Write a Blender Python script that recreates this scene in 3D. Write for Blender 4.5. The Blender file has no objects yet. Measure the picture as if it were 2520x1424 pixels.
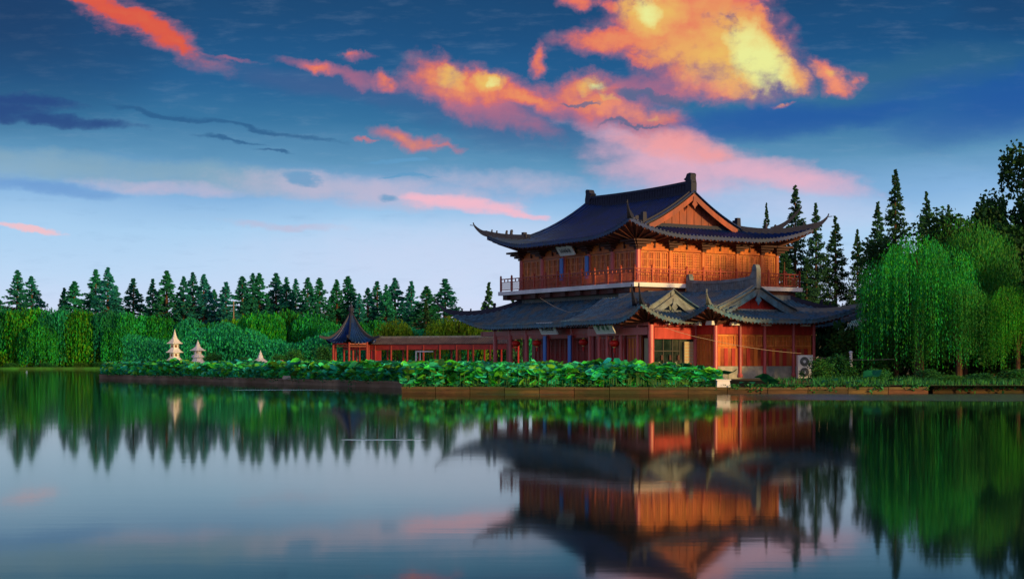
import bpy, math, random
from mathutils import Vector, Matrix, noise as mnoise

# ------------------------------------------------------------------ scene, camera, light
sc = bpy.context.scene
col = sc.collection
HOR = 892.0; F = 3800.0; CAMZ = 1.63; WZ = 0.12      # horizon row, focal length (px of the 2520 px photo), heights
cam_d = bpy.data.cameras.new('camera'); cam = bpy.data.objects.new('camera', cam_d); col.objects.link(cam)
cam.location = (0, 0, CAMZ); cam.rotation_euler = (math.radians(90), 0, 0)
cam_d.sensor_width = 36.0; cam_d.lens = 36.0 * F / 2520.0
cam_d.shift_x = 0.0; cam_d.shift_y = (HOR - 712.0) / 2520.0
cam_d.clip_start = 0.1; cam_d.clip_end = 6000
sc.camera = cam
sc.view_settings.view_transform = 'Standard'; sc.view_settings.look = 'None'
sc.view_settings.exposure = 0.0; sc.view_settings.gamma = 1.0
sc.cycles.max_bounces = 6; sc.cycles.diffuse_bounces = 3; sc.cycles.glossy_bounces = 4
sc.cycles.transparent_max_bounces = 8; sc.cycles.sample_clamp_indirect = 6.0

SUN = Vector((0.70, -0.71, 0.125)).normalized()
sd = bpy.data.lights.new('sun', 'SUN'); so = bpy.data.objects.new('sun', sd); col.objects.link(so)
sd.energy = 4.3; sd.angle = math.radians(5.0); sd.color = (1.0, 0.62, 0.22)
so.rotation_euler = SUN.to_track_quat('Z', 'Y').to_euler()

def lin(c):
    c = c / 255.0
    return c / 12.92 if c <= 0.04045 else ((c + 0.055) / 1.055) ** 2.4
def rgb(r, g, b): return (lin(r), lin(g), lin(b), 1.0)

class NT:
    """small helper to write node trees"""
    def __init__(s, tree): s.t = tree; s.n = tree.nodes; s.l = tree.links
    def new(s, typ, **kw):
        n = s.n.new(typ)
        for k, v in kw.items(): setattr(n, k, v)
        return n
    def put(s, sock, v):
        if isinstance(v, bpy.types.NodeSocket): s.l.new(v, sock)
        else: sock.default_value = v
    def m(s, op, a, b=0.0, c=0.0, clamp=False):
        n = s.new('ShaderNodeMath', operation=op); n.use_clamp = clamp
        s.put(n.inputs[0], a); s.put(n.inputs[1], b); s.put(n.inputs[2], c)
        return n.outputs[0]
    def vm(s, op, a, b=(0, 0, 0), out=0):
        n = s.new('ShaderNodeVectorMath', operation=op)
        s.put(n.inputs[0], a); s.put(n.inputs[1], b)
        return n.outputs[out]
    def noise(s, vec, scale, detail=4.0, rough=0.55, out='Fac'):
        n = s.new('ShaderNodeTexNoise'); s.put(n.inputs['Vector'], vec)
        n.inputs['Scale'].default_value = scale; n.inputs['Detail'].default_value = detail
        n.inputs['Roughness'].default_value = rough
        return n.outputs[out]
    def sstep(s, v, lo, hi):
        n = s.new('ShaderNodeMapRange', interpolation_type='SMOOTHSTEP'); n.clamp = True
        s.put(n.inputs['Value'], v); n.inputs['From Min'].default_value = lo; n.inputs['From Max'].default_value = hi
        return n.outputs[0]
    def mix(s, f, a, b):
        n = s.new('ShaderNodeMix', data_type='RGBA'); s.put(n.inputs[0], f); s.put(n.inputs[6], a); s.put(n.inputs[7], b)
        return n.outputs[2]
    def ramp(s, f, stops):
        n = s.new('ShaderNodeValToRGB'); s.put(n.inputs[0], f)
        e = n.color_ramp.elements
        e[0].position, e[0].color = stops[0]; e[1].position, e[1].color = stops[1]
        for p, c in stops[2:]: x = e.new(p); x.color = c
        return n.outputs[0]

# ---- the sky: dusk gradient by elevation, clouds laid out by direction
world = bpy.data.worlds.new('World'); sc.world = world; world.use_nodes = True
W = NT(world.node_tree); W.n.clear()
tc = W.new('ShaderNodeTexCoord'); D = tc.outputs['Generated']
sx = W.new('ShaderNodeSeparateXYZ'); W.l.new(D, sx.inputs[0]); X, Y, Z = sx.outputs
hlen = W.m('SQRT', W.m('ADD', W.m('MULTIPLY', X, X), W.m('MULTIPLY', Y, Y)))
Yc = W.m('MAXIMUM', Y, 0.05)
K = F / 1000.0
U = W.m('MULTIPLY', W.m('DIVIDE', X, Yc), K)          # azimuth-like, 1 = 1000 px of the photo
V = W.m('MULTIPLY', W.m('DIVIDE', Z, Yc), K)          # elevation-like
T = W.m('MULTIPLY', W.m('DIVIDE', Z, W.m('MAXIMUM', hlen, 0.02)), K)
front = W.sstep(Y, 0.15, 0.6)
cmb = W.new('ShaderNodeCombineXYZ'); W.l.new(U, cmb.inputs[0]); W.l.new(V, cmb.inputs[1]); UV = cmb.outputs[0]
def pv(py): return (HOR - py) / 1000.0
broad = W.noise(W.vm('MULTIPLY', UV, (0.6, 2.2, 1)), 1.3, 3.0)
Tn = W.m('ADD', T, W.m('MULTIPLY', W.m('SUBTRACT', broad, 0.5), 0.16))
stops = [(0.0, rgb(214, 216, 240)), (pv(745), rgb(204, 218, 245)), (pv(660), rgb(186, 214, 244)), (pv(570), rgb(168, 206, 240)), (pv(490), rgb(132, 178, 222)),
         (pv(400), rgb(88, 144, 184)), (pv(310), rgb(48, 112, 158)), (pv(220), rgb(26, 92, 144)), (pv(110), rgb(16, 76, 126)), (0.90, rgb(14, 66, 112)), (1.0, rgb(10, 50, 96))]
sky = W.ramp(Tn, stops)
# left top corner darker blue, deep blue band on the right
def ell(cx, cy, rx, ry, rot=0.0, src=None, power=1):
    """1 at the centre of an ellipse given in photo pixels, 0 at its rim"""
    a = math.radians(rot); ca, sa = math.cos(a), math.sin(a)
    ux, uy = (cx - 1260) / 1000.0, (HOR - cy) / 1000.0
    p = W.vm('SUBTRACT', src or UV, (ux, uy, 0))
    ax = W.vm('DOT_PRODUCT', p, (ca * 1000 / rx, sa * 1000 / rx, 0), out=1)
    ay = W.vm('DOT_PRODUCT', p, (-sa * 1000 / ry, ca * 1000 / ry, 0), out=1)
    r2 = W.m('MULTIPLY_ADD', ax, ax, W.m('MULTIPLY', ay, ay))
    return W.m('SUBTRACT', 1.0, r2)
def pos(v): return W.m('MAXIMUM', v, 0.0)
def many(lst, src):
    out = None
    for e in lst:
        k = e[5] if len(e) > 5 else 1.0
        v = ell(*e[:5], src=src)
        if k != 1.0: v = W.m('SUBTRACT', v, 1.0 - k)
        out = v if out is None else W.m('SMOOTH_MAX', out, v, 0.25)
    return out
n1 = W.noise(UV, 7.0, 7.0, 0.56, 'Color'); n1c = W.vm('SUBTRACT', n1, (0.5, 0.5, 0.5))
n2 = W.noise(W.vm('MULTIPLY', UV, (1.0, 2.6, 1)), 5.0, 6.0, 0.55, 'Color'); n2c = W.vm('SUBTRACT', n2, (0.5, 0.5, 0.5))
n3 = W.noise(UV, 26.0, 5.0, 0.6, 'Color'); n3c = W.vm('SUBTRACT', n3, (0.5, 0.5, 0.5))
UVb = W.vm('ADD', W.vm('ADD', UV, W.vm('MULTIPLY', n1c, (0.13, 0.11, 0))), W.vm('MULTIPLY', n3c, (0.045, 0.04, 0)))   # billowy
UVs = W.vm('ADD', W.vm('ADD', UV, W.vm('MULTIPLY', n2c, (0.24, 0.06, 0))), W.vm('MULTIPLY', n3c, (0.05, 0.015, 0)))    # streaky
fine = W.noise(W.vm('MULTIPLY', UV, (1.0, 1.5, 1)), 13.0, 7.0, 0.64)
finec = W.m('SUBTRACT', fine, 0.5)
fine2 = W.m('SUBTRACT', W.noise(UV, 38.0, 4.0, 0.6), 0.5)
wisp = W.noise(W.vm('MULTIPLY', UV, (1.0, 4.5, 1)), 9.0, 7.0, 0.62)
def layer(base, field, lo, hi, colr, amount=1.0, grain=0.0):
    f = field if grain == 0 else W.m('MULTIPLY_ADD', finec, grain, field)
    d = W.m('MULTIPLY', W.m('MULTIPLY', W.sstep(f, lo, hi), front), amount)
    return W.mix(d, base, colr)
# thin high haze gives the plain blue a slight uneven grain
sky = W.mix(W.m('MULTIPLY', W.sstep(wisp, 0.48, 0.80), 0.09), sky, rgb(170, 190, 214))
sky = W.mix(W.m('MULTIPLY', W.sstep(wisp, 0.50, 0.22), 0.09), sky, rgb(24, 84, 138))
# broad dark tints
sky = layer(sky, many([(-60, 60, 620, 300, -8), (2480, 10, 250, 120, 0, .6)], UVs), 0.0, 1.4, rgb(10, 36, 82), 0.62)
sky = layer(sky, many([(2560, 240, 520, 115, 12), (2000, 290, 560, 56, 5), (2300, 210, 420, 50, 10, .7)], UVs), 0.0, 1.1, rgb(18, 78, 160), 0.75)
sky = layer(sky, many([(2250, 180, 420, 70, 10)], UVs), 0.0, 1.3, rgb(52, 104, 136), 0.5, 0.4)
sky = layer(sky, many([(1250, 300, 330, 90, -12), (800, 215, 420, 40, -10)], UVs), 0.0, 1.4, rgb(70, 92, 142), 0.6, 0.3)
# grey-green and lavender veils low in the sky
sky = layer(sky, many([(120, 410, 480, 46, -3), (560, 440, 420, 44, -6)], UVs), -0.1, 1.2, rgb(140, 170, 184), 0.60, 0.9)
sky = layer(sky, many([(900, 470, 430, 46, -4), (420, 465, 300, 24, -4, .8), (1250, 450, 300, 44, -5, .7), (700, 555, 210, 13, -3, .7)], UVs), -0.1, 1.2, rgb(190, 182, 208), 0.85, 1.1)
sky = layer(sky, many([(100, 462, 250, 26, -5)], UVs), -0.1, 1.0, rgb(100, 148, 206), 0.7, 0.7)
# dusky indigo streaks
sky = layer(sky, many([(50, 245, 150, 20, -8), (130, 296, 240, 17, -5), (20, 270, 120, 30, 0)], UVs), -0.1, 1.0, rgb(26, 62, 126), 0.85, 1.2)
sky = layer(sky, many([(420, 284, 200, 8, -8), (640, 318, 220, 8, -11), (560, 345, 110, 6, -10), (680, 378, 60, 4, -5)], UVs), -0.2, 1.1, rgb(28, 84, 134), 0.75, 1.0)
sky = layer(sky, many([(752, 446, 62, 17, -8), (985, 398, 90, 8, 0), (1000, 436, 80, 5, 0), (950, 485, 50, 12, 0, .8)], UVs), -0.1, 0.8, rgb(92, 152, 196), 0.8, 0.9)
# soft pink veils
sky = layer(sky, many([(1250, 620, 800, 110, 0), (1950, 500, 330, 80, -6)], UVs), -0.1, 1.4, rgb(212, 214, 240), 0.55, 0.5)
sky = layer(sky, many([(1650, 400, 240, 95, -4), (1500, 330, 140, 40, -14, .7), (1880, 425, 330, 42, -9)], UVs), -0.15, 1.25, rgb(234, 176, 196), 0.88, 0.8)
sky = layer(sky, many([(1660, 352, 170, 46, -8), (1740, 372, 90, 14, -12, .9)], UVs), -0.15, 1.2, rgb(246, 156, 152), 0.8, 1.1)
sky = layer(sky, many([(1150, 505, 180, 24, -6), (1060, 486, 90, 13, -6), (1260, 524, 110, 11, -8)], UVs), -0.1, 1.1, rgb(246, 184, 200), 0.9, 1.0)
sky = layer(sky, many([(85, 562, 80, 9, -9)], UVs), -0.1, 0.9, rgb(244, 190, 196), 0.85, 0.7)
sky = layer(sky, many([(1180, 265, 230, 52, -22), (1420, 255, 320, 56, -8), (1620, 215, 190, 50, -5, .9), (840, 190, 200, 24, -12, .8), (880, 150, 50, 20, 0, .7), (560, 140, 120, 12, -14, .6)], UVb), -0.1, 1.2, rgb(186, 104, 130), 0.75, 1.2)
# fiery clouds
fire = many([(1640, 55, 150, 85, 0), (1530, 100, 150, 34, 6), (1740, 120, 210, 95, -15), (1870, 130, 95, 90, -30), (1935, 185, 70, 45, -30, .9), (1800, 205, 120, 34, 8), (1860, 55, 70, 36, -20, .8),
             (1700, 195, 90, 34, -20, .8), (1700, 10, 170, 40, 0), (1590, 140, 90, 20, -14, .7),
             (1075, 182, 80, 50, -20), (1120, 215, 120, 42, -14), (1195, 220, 76, 48, -10), (1300, 240, 130, 28, -6),
             (1435, 220, 90, 38, 4), (1480, 255, 150, 34, -16), (1600, 280, 90, 26, -8, .9),
             (2048, 178, 54, 34, 0), (2066, 208, 46, 30, 0), (1325, 145, 26, 34, 0, .75), (1420, 5, 60, 24, 0, .6), (1490, 20, 36, 30, -30, .6),
             (945, 200, 34, 22, 0, .7), (790, 188, 46, 17, -10, .7), (870, 140, 30, 12, 0, .5),
             (1010, 338, 100, 25, -8, .85), (900, 350, 30, 8, 0, .7), (1080, 350, 60, 10, -6, .7), (1925, 252, 26, 8, 0, .5)], UVb)
streak = many([(330, 52, 190, 36, -31), (250, 5, 110, 22, -20), (425, 108, 60, 20, -38)], UVs)
streak = W.m('MULTIPLY', streak, 0.75)
fall = W.m('SMOOTH_MAX', fire, streak, 0.1)
fgl = W.m('MULTIPLY_ADD', fine2, 0.8, W.m('MULTIPLY_ADD', finec, 1.6, fall))
# crisp sunlit rims above and to the right, soft trailing edges below and left
soft = W.sstep(W.m('ADD', W.m('MULTIPLY', V, 1.6), W.m('MULTIPLY', W.m('SUBTRACT', n1 if False else W.noise(UV, 2.6, 2.0), 0.5), 1.6)), 1.55, 0.75)
dn = W.m('DIVIDE', W.m('ADD', fgl, 0.12), W.m('MULTIPLY_ADD', soft, 0.95, 0.62), clamp=True)
dens = W.m('MULTIPLY', W.m('MULTIPLY', W.sstep(dn, 0.0, 1.0), front), 0.97)
shade = W.m('MULTIPLY_ADD', fine2, 0.5, W.m('MULTIPLY_ADD', finec, 1.3, 0.5))
body = W.ramp(W.m('MULTIPLY_ADD', W.m('SUBTRACT', shade, 0.5), 0.7, W.m('MULTIPLY', fall, 0.9)), [(0.0, rgb(190, 110, 138)), (0.22, rgb(224, 104, 104)), (0.55, rgb(232, 116, 90)), (0.95, rgb(234, 142, 94))])
peach = W.m('MULTIPLY', pos(many([(1790, 205, 190, 60, 0), (1960, 180, 90, 70, 0), (2060, 190, 80, 60, 0), (1560, 270, 120, 40, 0)], UV)), 0.8)
body = W.mix(peach, body, rgb(242, 146, 116))
deep = W.sstep(U, -0.75, -0.55)
body = W.mix(deep, W.mix(0.7, body, rgb(214, 66, 42)), body)
def soft_glow(lst): return W.m('MULTIPLY', W.m('POWER', pos(many(lst, UVb)), 1.0), W.m('MULTIPLY_ADD', finec, 1.1, 1.0), clamp=True)
gl = soft_glow([(1850, 140, 190, 110, -40), (1800, 150, 260, 85, -10, .85), (1600, 25, 110, 66, 0), (1110, 185, 50, 34, -30, .9), (1205, 205, 48, 34, 0, .9), (1455, 210, 50, 24, 0, .9), (1500, 240, 60, 12, -20, .6), (2060, 176, 34, 16, 0, .7), (1600, 278, 30, 10, 0, .6)])
body = W.mix(gl, body, rgb(236, 190, 96))
core = soft_glow([(1870, 150, 70, 120, 32), (1890, 185, 60, 56, 0, .9), (1600, 20, 48, 40, 0, .8), (1460, 212, 24, 14, 0, .9), (1212, 208, 22, 20, 0, .6)])
body = W.mix(W.m('MULTIPLY', core, 1.15, clamp=True), body, rgb(236, 238, 150))
halo = W.m('MULTIPLY', W.m('MULTIPLY', W.sstep(W.m('MULTIPLY_ADD', finec, 2.2, fall), -0.9, 0.45), front), 0.42)
sky = W.mix(halo, sky, rgb(188, 112, 132))
sky = W.mix(dens, sky, body)
# thin dark rags in front of the fire cloud
sky = layer(sky, many([(1430, 250, 60, 7, 0), (1600, 232, 110, 14, -5), (1560, 297, 110, 7, -2), (1660, 245, 60, 12, -20)], UVb), 0.0, 0.9, rgb(70, 100, 140), 0.75, 1.6)
# sunset glow in the part of the sky behind the camera, which lights the scene
fill = W.m('MULTIPLY', W.sstep(Y, 0.10, -0.45), W.sstep(Z, 1.0, 0.45))      # after-sunset half of the sky, brightened and tinted as added fill light
sky = W.mix(W.m('MULTIPLY', fill, 0.8), sky, W.mix(W.sstep(X, -0.55, 0.55), (0.38, 0.36, 0.62, 1), (1.05, 0.92, 1.05, 1)))
sdot = W.vm('DOT_PRODUCT', D, tuple(Vector((.86, -.52, 0.12)).normalized()), out=1)
gw = W.m('MULTIPLY', W.m('POWER', W.m('MAXIMUM', sdot, 0.0), 11.0), W.sstep(Y, 0.05, -0.35))
sky = W.mix(W.m('MULTIPLY', gw, 0.9), sky, (3.0, 1.5, 0.65, 1))
gr = W.sstep(Z, -0.02, -0.10)
sky = W.mix(gr, sky, (0.03, 0.05, 0.05, 1))
bg = W.new('ShaderNodeBackground'); W.l.new(sky, bg.inputs[0]); bg.inputs[1].default_value = 1.0
# the plain physical dusk sky underneath adds a little blue fill
nis = W.new('ShaderNodeTexSky', sky_type='NISHITA'); nis.sun_disc = False
nis.sun_elevation = math.asin(SUN.z); nis.sun_rotation = math.atan2(SUN.x, SUN.y)
bg2 = W.new('ShaderNodeBackground'); W.l.new(nis.outputs[0], bg2.inputs[0]); bg2.inputs[1].default_value = 0.004
add = W.new('ShaderNodeAddShader'); W.l.new(bg.outputs[0], add.inputs[0]); W.l.new(bg2.outputs[0], add.inputs[1])
wo = W.new('ShaderNodeOutputWorld'); W.l.new(add.outputs[0], wo.inputs[0])
world.cycles.sampling_method = 'MANUAL'; world.cycles.sample_map_resolution = 512

# ------------------------------------------------------------------ materials
MAT = {}
def mat(name, base, rough=0.6, var=0.25, scale=3.0, var2=None, bump=0.0, metallic=0.0, spec=0.5, stretch=(1, 1, 1), translucent=0.0, island=0.0, ior=1.45, detail=5.0, objvar=0.0):
    if name in MAT: return MAT[name]
    m = bpy.data.materials.new(name); m.use_nodes = True
    N = NT(m.node_tree); N.n.clear()
    p = N.new('ShaderNodeBsdfPrincipled'); out = N.new('ShaderNodeOutputMaterial')
    geo = N.new('ShaderNodeNewGeometry'); tcn = N.new('ShaderNodeTexCoord')
    vec = N.vm('MULTIPLY', tcn.outputs['Object'], stretch)
    f = N.noise(vec, scale, detail, 0.6)
    b = (*base, 1.0)
    d = (*[c * (1 - var) for c in base], 1.0); l = (*[min(1, c * (1 + var)) for c in base], 1.0)
    c = N.ramp(f, [(0.3, d), (0.7, l)])
    if var2 is not None:
        g = N.noise(vec, scale * 0.23, 4.0, 0.6)
        c = N.mix(N.sstep(g, 0.45, 0.65), c, (*var2, 1.0))
    if island:
        hs = N.new('ShaderNodeHueSaturation'); r = geo.outputs['Random Per Island']
        N.put(hs.inputs['Hue'], N.m('MULTIPLY_ADD', r, island * 0.14, 0.5 - island * 0.07))
        r2 = N.m('FRACT', N.m('MULTIPLY', r, 17.31))
        N.put(hs.inputs['Value'], N.m('MULTIPLY_ADD', r2, island * 1.3, 1 - island * 0.6)); N.put(hs.inputs['Color'], c); c = hs.outputs[0]
    if objvar:
        oi = N.new('ShaderNodeObjectInfo'); hs = N.new('ShaderNodeHueSaturation'); r = oi.outputs['Random']
        N.put(hs.inputs['Hue'], N.m('MULTIPLY_ADD', r, objvar * 0.12, 0.5 - objvar * 0.06))
        r2 = N.m('FRACT', N.m('MULTIPLY', r, 13.7))
        N.put(hs.inputs['Value'], N.m('MULTIPLY_ADD', r2, objvar * 0.8, 1 - objvar * 0.4)); N.put(hs.inputs['Color'], c); c = hs.outputs[0]
    N.put(p.inputs['Base Color'], c)
    N.put(p.inputs['Roughness'], N.m('MULTIPLY_ADD', f, 0.25, rough - 0.12, clamp=True))
    p.inputs['Metallic'].default_value = metallic; p.inputs['IOR'].default_value = ior
    p.inputs['Specular IOR Level'].default_value = spec
    if bump:
        bn = N.new('ShaderNodeBump'); bn.inputs['Strength'].default_value = bump; bn.inputs['Distance'].default_value = 0.05
        N.put(bn.inputs['Height'], N.noise(vec, scale * 3, 5.0, 0.6)); N.put(p.inputs['Normal'], bn.outputs[0])
    sh = p.outputs[0]
    if translucent:
        tr = N.new('ShaderNodeBsdfTranslucent'); N.put(tr.inputs['Color'], c)
        mx = N.new('ShaderNodeMixShader'); mx.inputs[0].default_value = translucent
        N.l.new(sh, mx.inputs[1]); N.l.new(tr.outputs[0], mx.inputs[2]); sh = mx.outputs[0]
    N.l.new(sh, out.inputs[0]); MAT[name] = m
    return m

TILE = mat('dark_glazed_tile', (0.002, 0.026, 0.130), 0.45, 0.5, 2.5, (0.006, 0.028, 0.085), spec=0.5)
TILE_L = mat('blue_grey_tile', (0.045, 0.135, 0.210), 0.5, 0.55, 3.5, (0.125, 0.150, 0.145), spec=0.5)
RIDGE = mat('ridge_stone', (0.012, 0.018, 0.042), 0.7, 0.4, 4)
RIDGE_L = mat('weathered_ridge', (0.15, 0.19, 0.20), 0.7, 0.5, 3, (0.17, 0.18, 0.16))
WOOD = mat('orange_brown_wood', (0.56, 0.160, 0.028), 0.5, 0.35, 5, (0.46, 0.115, 0.03), stretch=(1, 1, 0.15), spec=0.4)
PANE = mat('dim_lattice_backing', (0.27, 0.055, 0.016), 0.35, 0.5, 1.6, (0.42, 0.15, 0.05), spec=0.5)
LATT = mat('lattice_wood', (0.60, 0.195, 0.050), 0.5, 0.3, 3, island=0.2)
RED = mat('red_lacquer', (0.42, 0.035, 0.028), 0.38, 0.25, 4, stretch=(1, 1, 0.2))
REDD = mat('dark_red_panel', (0.42, 0.024, 0.014), 0.4, 0.35, 2, stretch=(1, 1, 0.2))
COLM = mat('rose_paint_shade_tint', (0.50, 0.10, 0.10), 0.4, 0.2, 5, stretch=(1, 1, 0.2))  # column rose-red; on the long side it also carries the cool shade tint
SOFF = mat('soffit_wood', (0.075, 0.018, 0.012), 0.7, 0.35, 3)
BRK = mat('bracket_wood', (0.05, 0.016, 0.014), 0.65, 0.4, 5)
BLUE = mat('blue_couplet_board', (0.03, 0.16, 0.55), 0.4, 0.15, 3)
WHITE = mat('white_slab_paint', (0.74, 0.76, 0.76), 0.6, 0.14, 1.2, (0.55, 0.58, 0.58))
SIGNW = mat('sign_cream', (0.66, 0.68, 0.64), 0.5, 0.08, 4)
INK = mat('sign_ink', (0.03, 0.06, 0.08), 0.5, 0.2, 4)
INKG = mat('sign_green_ink', (0.02, 0.22, 0.12), 0.5, 0.2, 4)
STONE = mat('pale_stone', (0.36, 0.36, 0.31), 0.8, 0.35, 2.2, (0.20, 0.24, 0.22), bump=0.3)
LANT = mat('carved_lantern_stone', (0.78, 0.80, 0.76), 0.8, 0.2, 2.0, (0.60, 0.61, 0.56), bump=0.3)
LANTD = mat('lantern_opening', (0.22, 0.10, 0.05), 0.9, 0.2, 2.0)
CURB = mat('weathered_curb', (0.080, 0.042, 0.016), 0.8, 0.6, 2.6, (0.035, 0.050, 0.008), bump=0.4, island=0.5, stretch=(0.5, 0.5, 2))
CURBT = mat('curb_coping', (0.085, 0.062, 0.022), 0.75, 0.5, 1.1, (0.04, 0.05, 0.012))
METAL = mat('white_metal', (0.62, 0.66, 0.62), 0.45, 0.1, 3)
DARK = mat('dark_metal', (0.02, 0.024, 0.024), 0.5, 0.3, 4)
FAN = mat('fan_grille', (0.16, 0.19, 0.17), 0.5, 0.3, 8)
GLASSD = mat('dark_shop_glass', (0.015, 0.03, 0.026), 0.08, 0.6, 1.4, (0.07, 0.08, 0.06), spec=0.8)
SHUT = mat('bamboo_blind', (0.40, 0.37, 0.22), 0.7, 0.15, 6, stretch=(1, 1, 6))
LRED = mat('lantern_red_silk', (0.70, 0.02, 0.012), 0.5, 0.15, 5)
GRED = mat('aged_red_paint', (0.22, 0.022, 0.018), 0.5, 0.3, 3)
RAILM = mat('railing_red_brown', (0.34, 0.055, 0.030), 0.5, 0.25, 4)
WIRE = mat('wire', (0.40, 0.34, 0.24), 0.6, 0.1, 3)
GWOOD = mat('gable_red_brown', (0.27, 0.062, 0.030), 0.6, 0.35, 2.5, (0.16, 0.05, 0.04), stretch=(1, 1, 0.3))
GOLD = mat('gold_trim', (0.75, 0.45, 0.10), 0.4, 0.15, 5)
PLASTER = mat('white_plaster', (0.75, 0.78, 0.80), 0.8, 0.1, 1.5)
BARK = mat('bark', (0.07, 0.035, 0.018), 0.9, 0.4, 5, stretch=(1, 1, 0.2), bump=0.5)
BARKP = mat('pale_bark', (0.22, 0.16, 0.11), 0.9, 0.4, 5, stretch=(1, 1, 0.2))
F_CON = mat('redwood_needles', (0.010, 0.165, 0.115), 0.7, 0.5, 0.25, translucent=0.2, island=0.5, objvar=0.7, spec=0.2)
F_CON2 = mat('near_redwood_needles', (0.020, 0.085, 0.040), 0.7, 0.5, 0.3, translucent=0.2, island=0.5, objvar=0.6, spec=0.2)
F_WILF = mat('far_willow_leaves', (0.010, 0.300, 0.040), 0.7, 0.5, 0.16, translucent=0.3, island=0.5, objvar=0.9, spec=0.2)
F_YEL = mat('yellow_green_leaves', (0.12, 0.26, 0.012), 0.7, 0.4, 0.2, translucent=0.3, island=0.4, spec=0.2)
F_WIL = mat('willow_leaves', (0.018, 0.36, 0.012), 0.6, 0.55, 0.35, translucent=0.35, island=0.5, objvar=0.3, spec=0.25)
F_DARK = mat('dark_broad_leaves', (0.012, 0.070, 0.016), 0.6, 0.5, 0.4, translucent=0.2, island=0.5, spec=0.2)
F_BUSH = mat('bush_leaves', (0.02, 0.16, 0.025), 0.6, 0.5, 0.7, translucent=0.25, island=0.6, objvar=0.6, spec=0.25)
LOTUS = mat('lotus_leaf_green', (0.035, 0.52, 0.130), 0.33, 0.5, 0.8, translucent=0.25, island=1.25, spec=0.8)
LSTEM = mat('lotus_stem', (0.03, 0.13, 0.02), 0.7, 0.3, 3)
PINK = mat('lotus_petal', (0.80, 0.35, 0.34), 0.5, 0.15, 5, translucent=0.3)
GRASS = mat('bank_grass', (0.02, 0.15, 0.015), 0.9, 0.5, 0.5, (0.03, 0.09, 0.012), bump=0.5)
SOIL = mat('terrace_earth', (0.13, 0.09, 0.03), 0.9, 0.4, 0.9, (0.05, 0.12, 0.015), bump=0.5)

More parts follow.
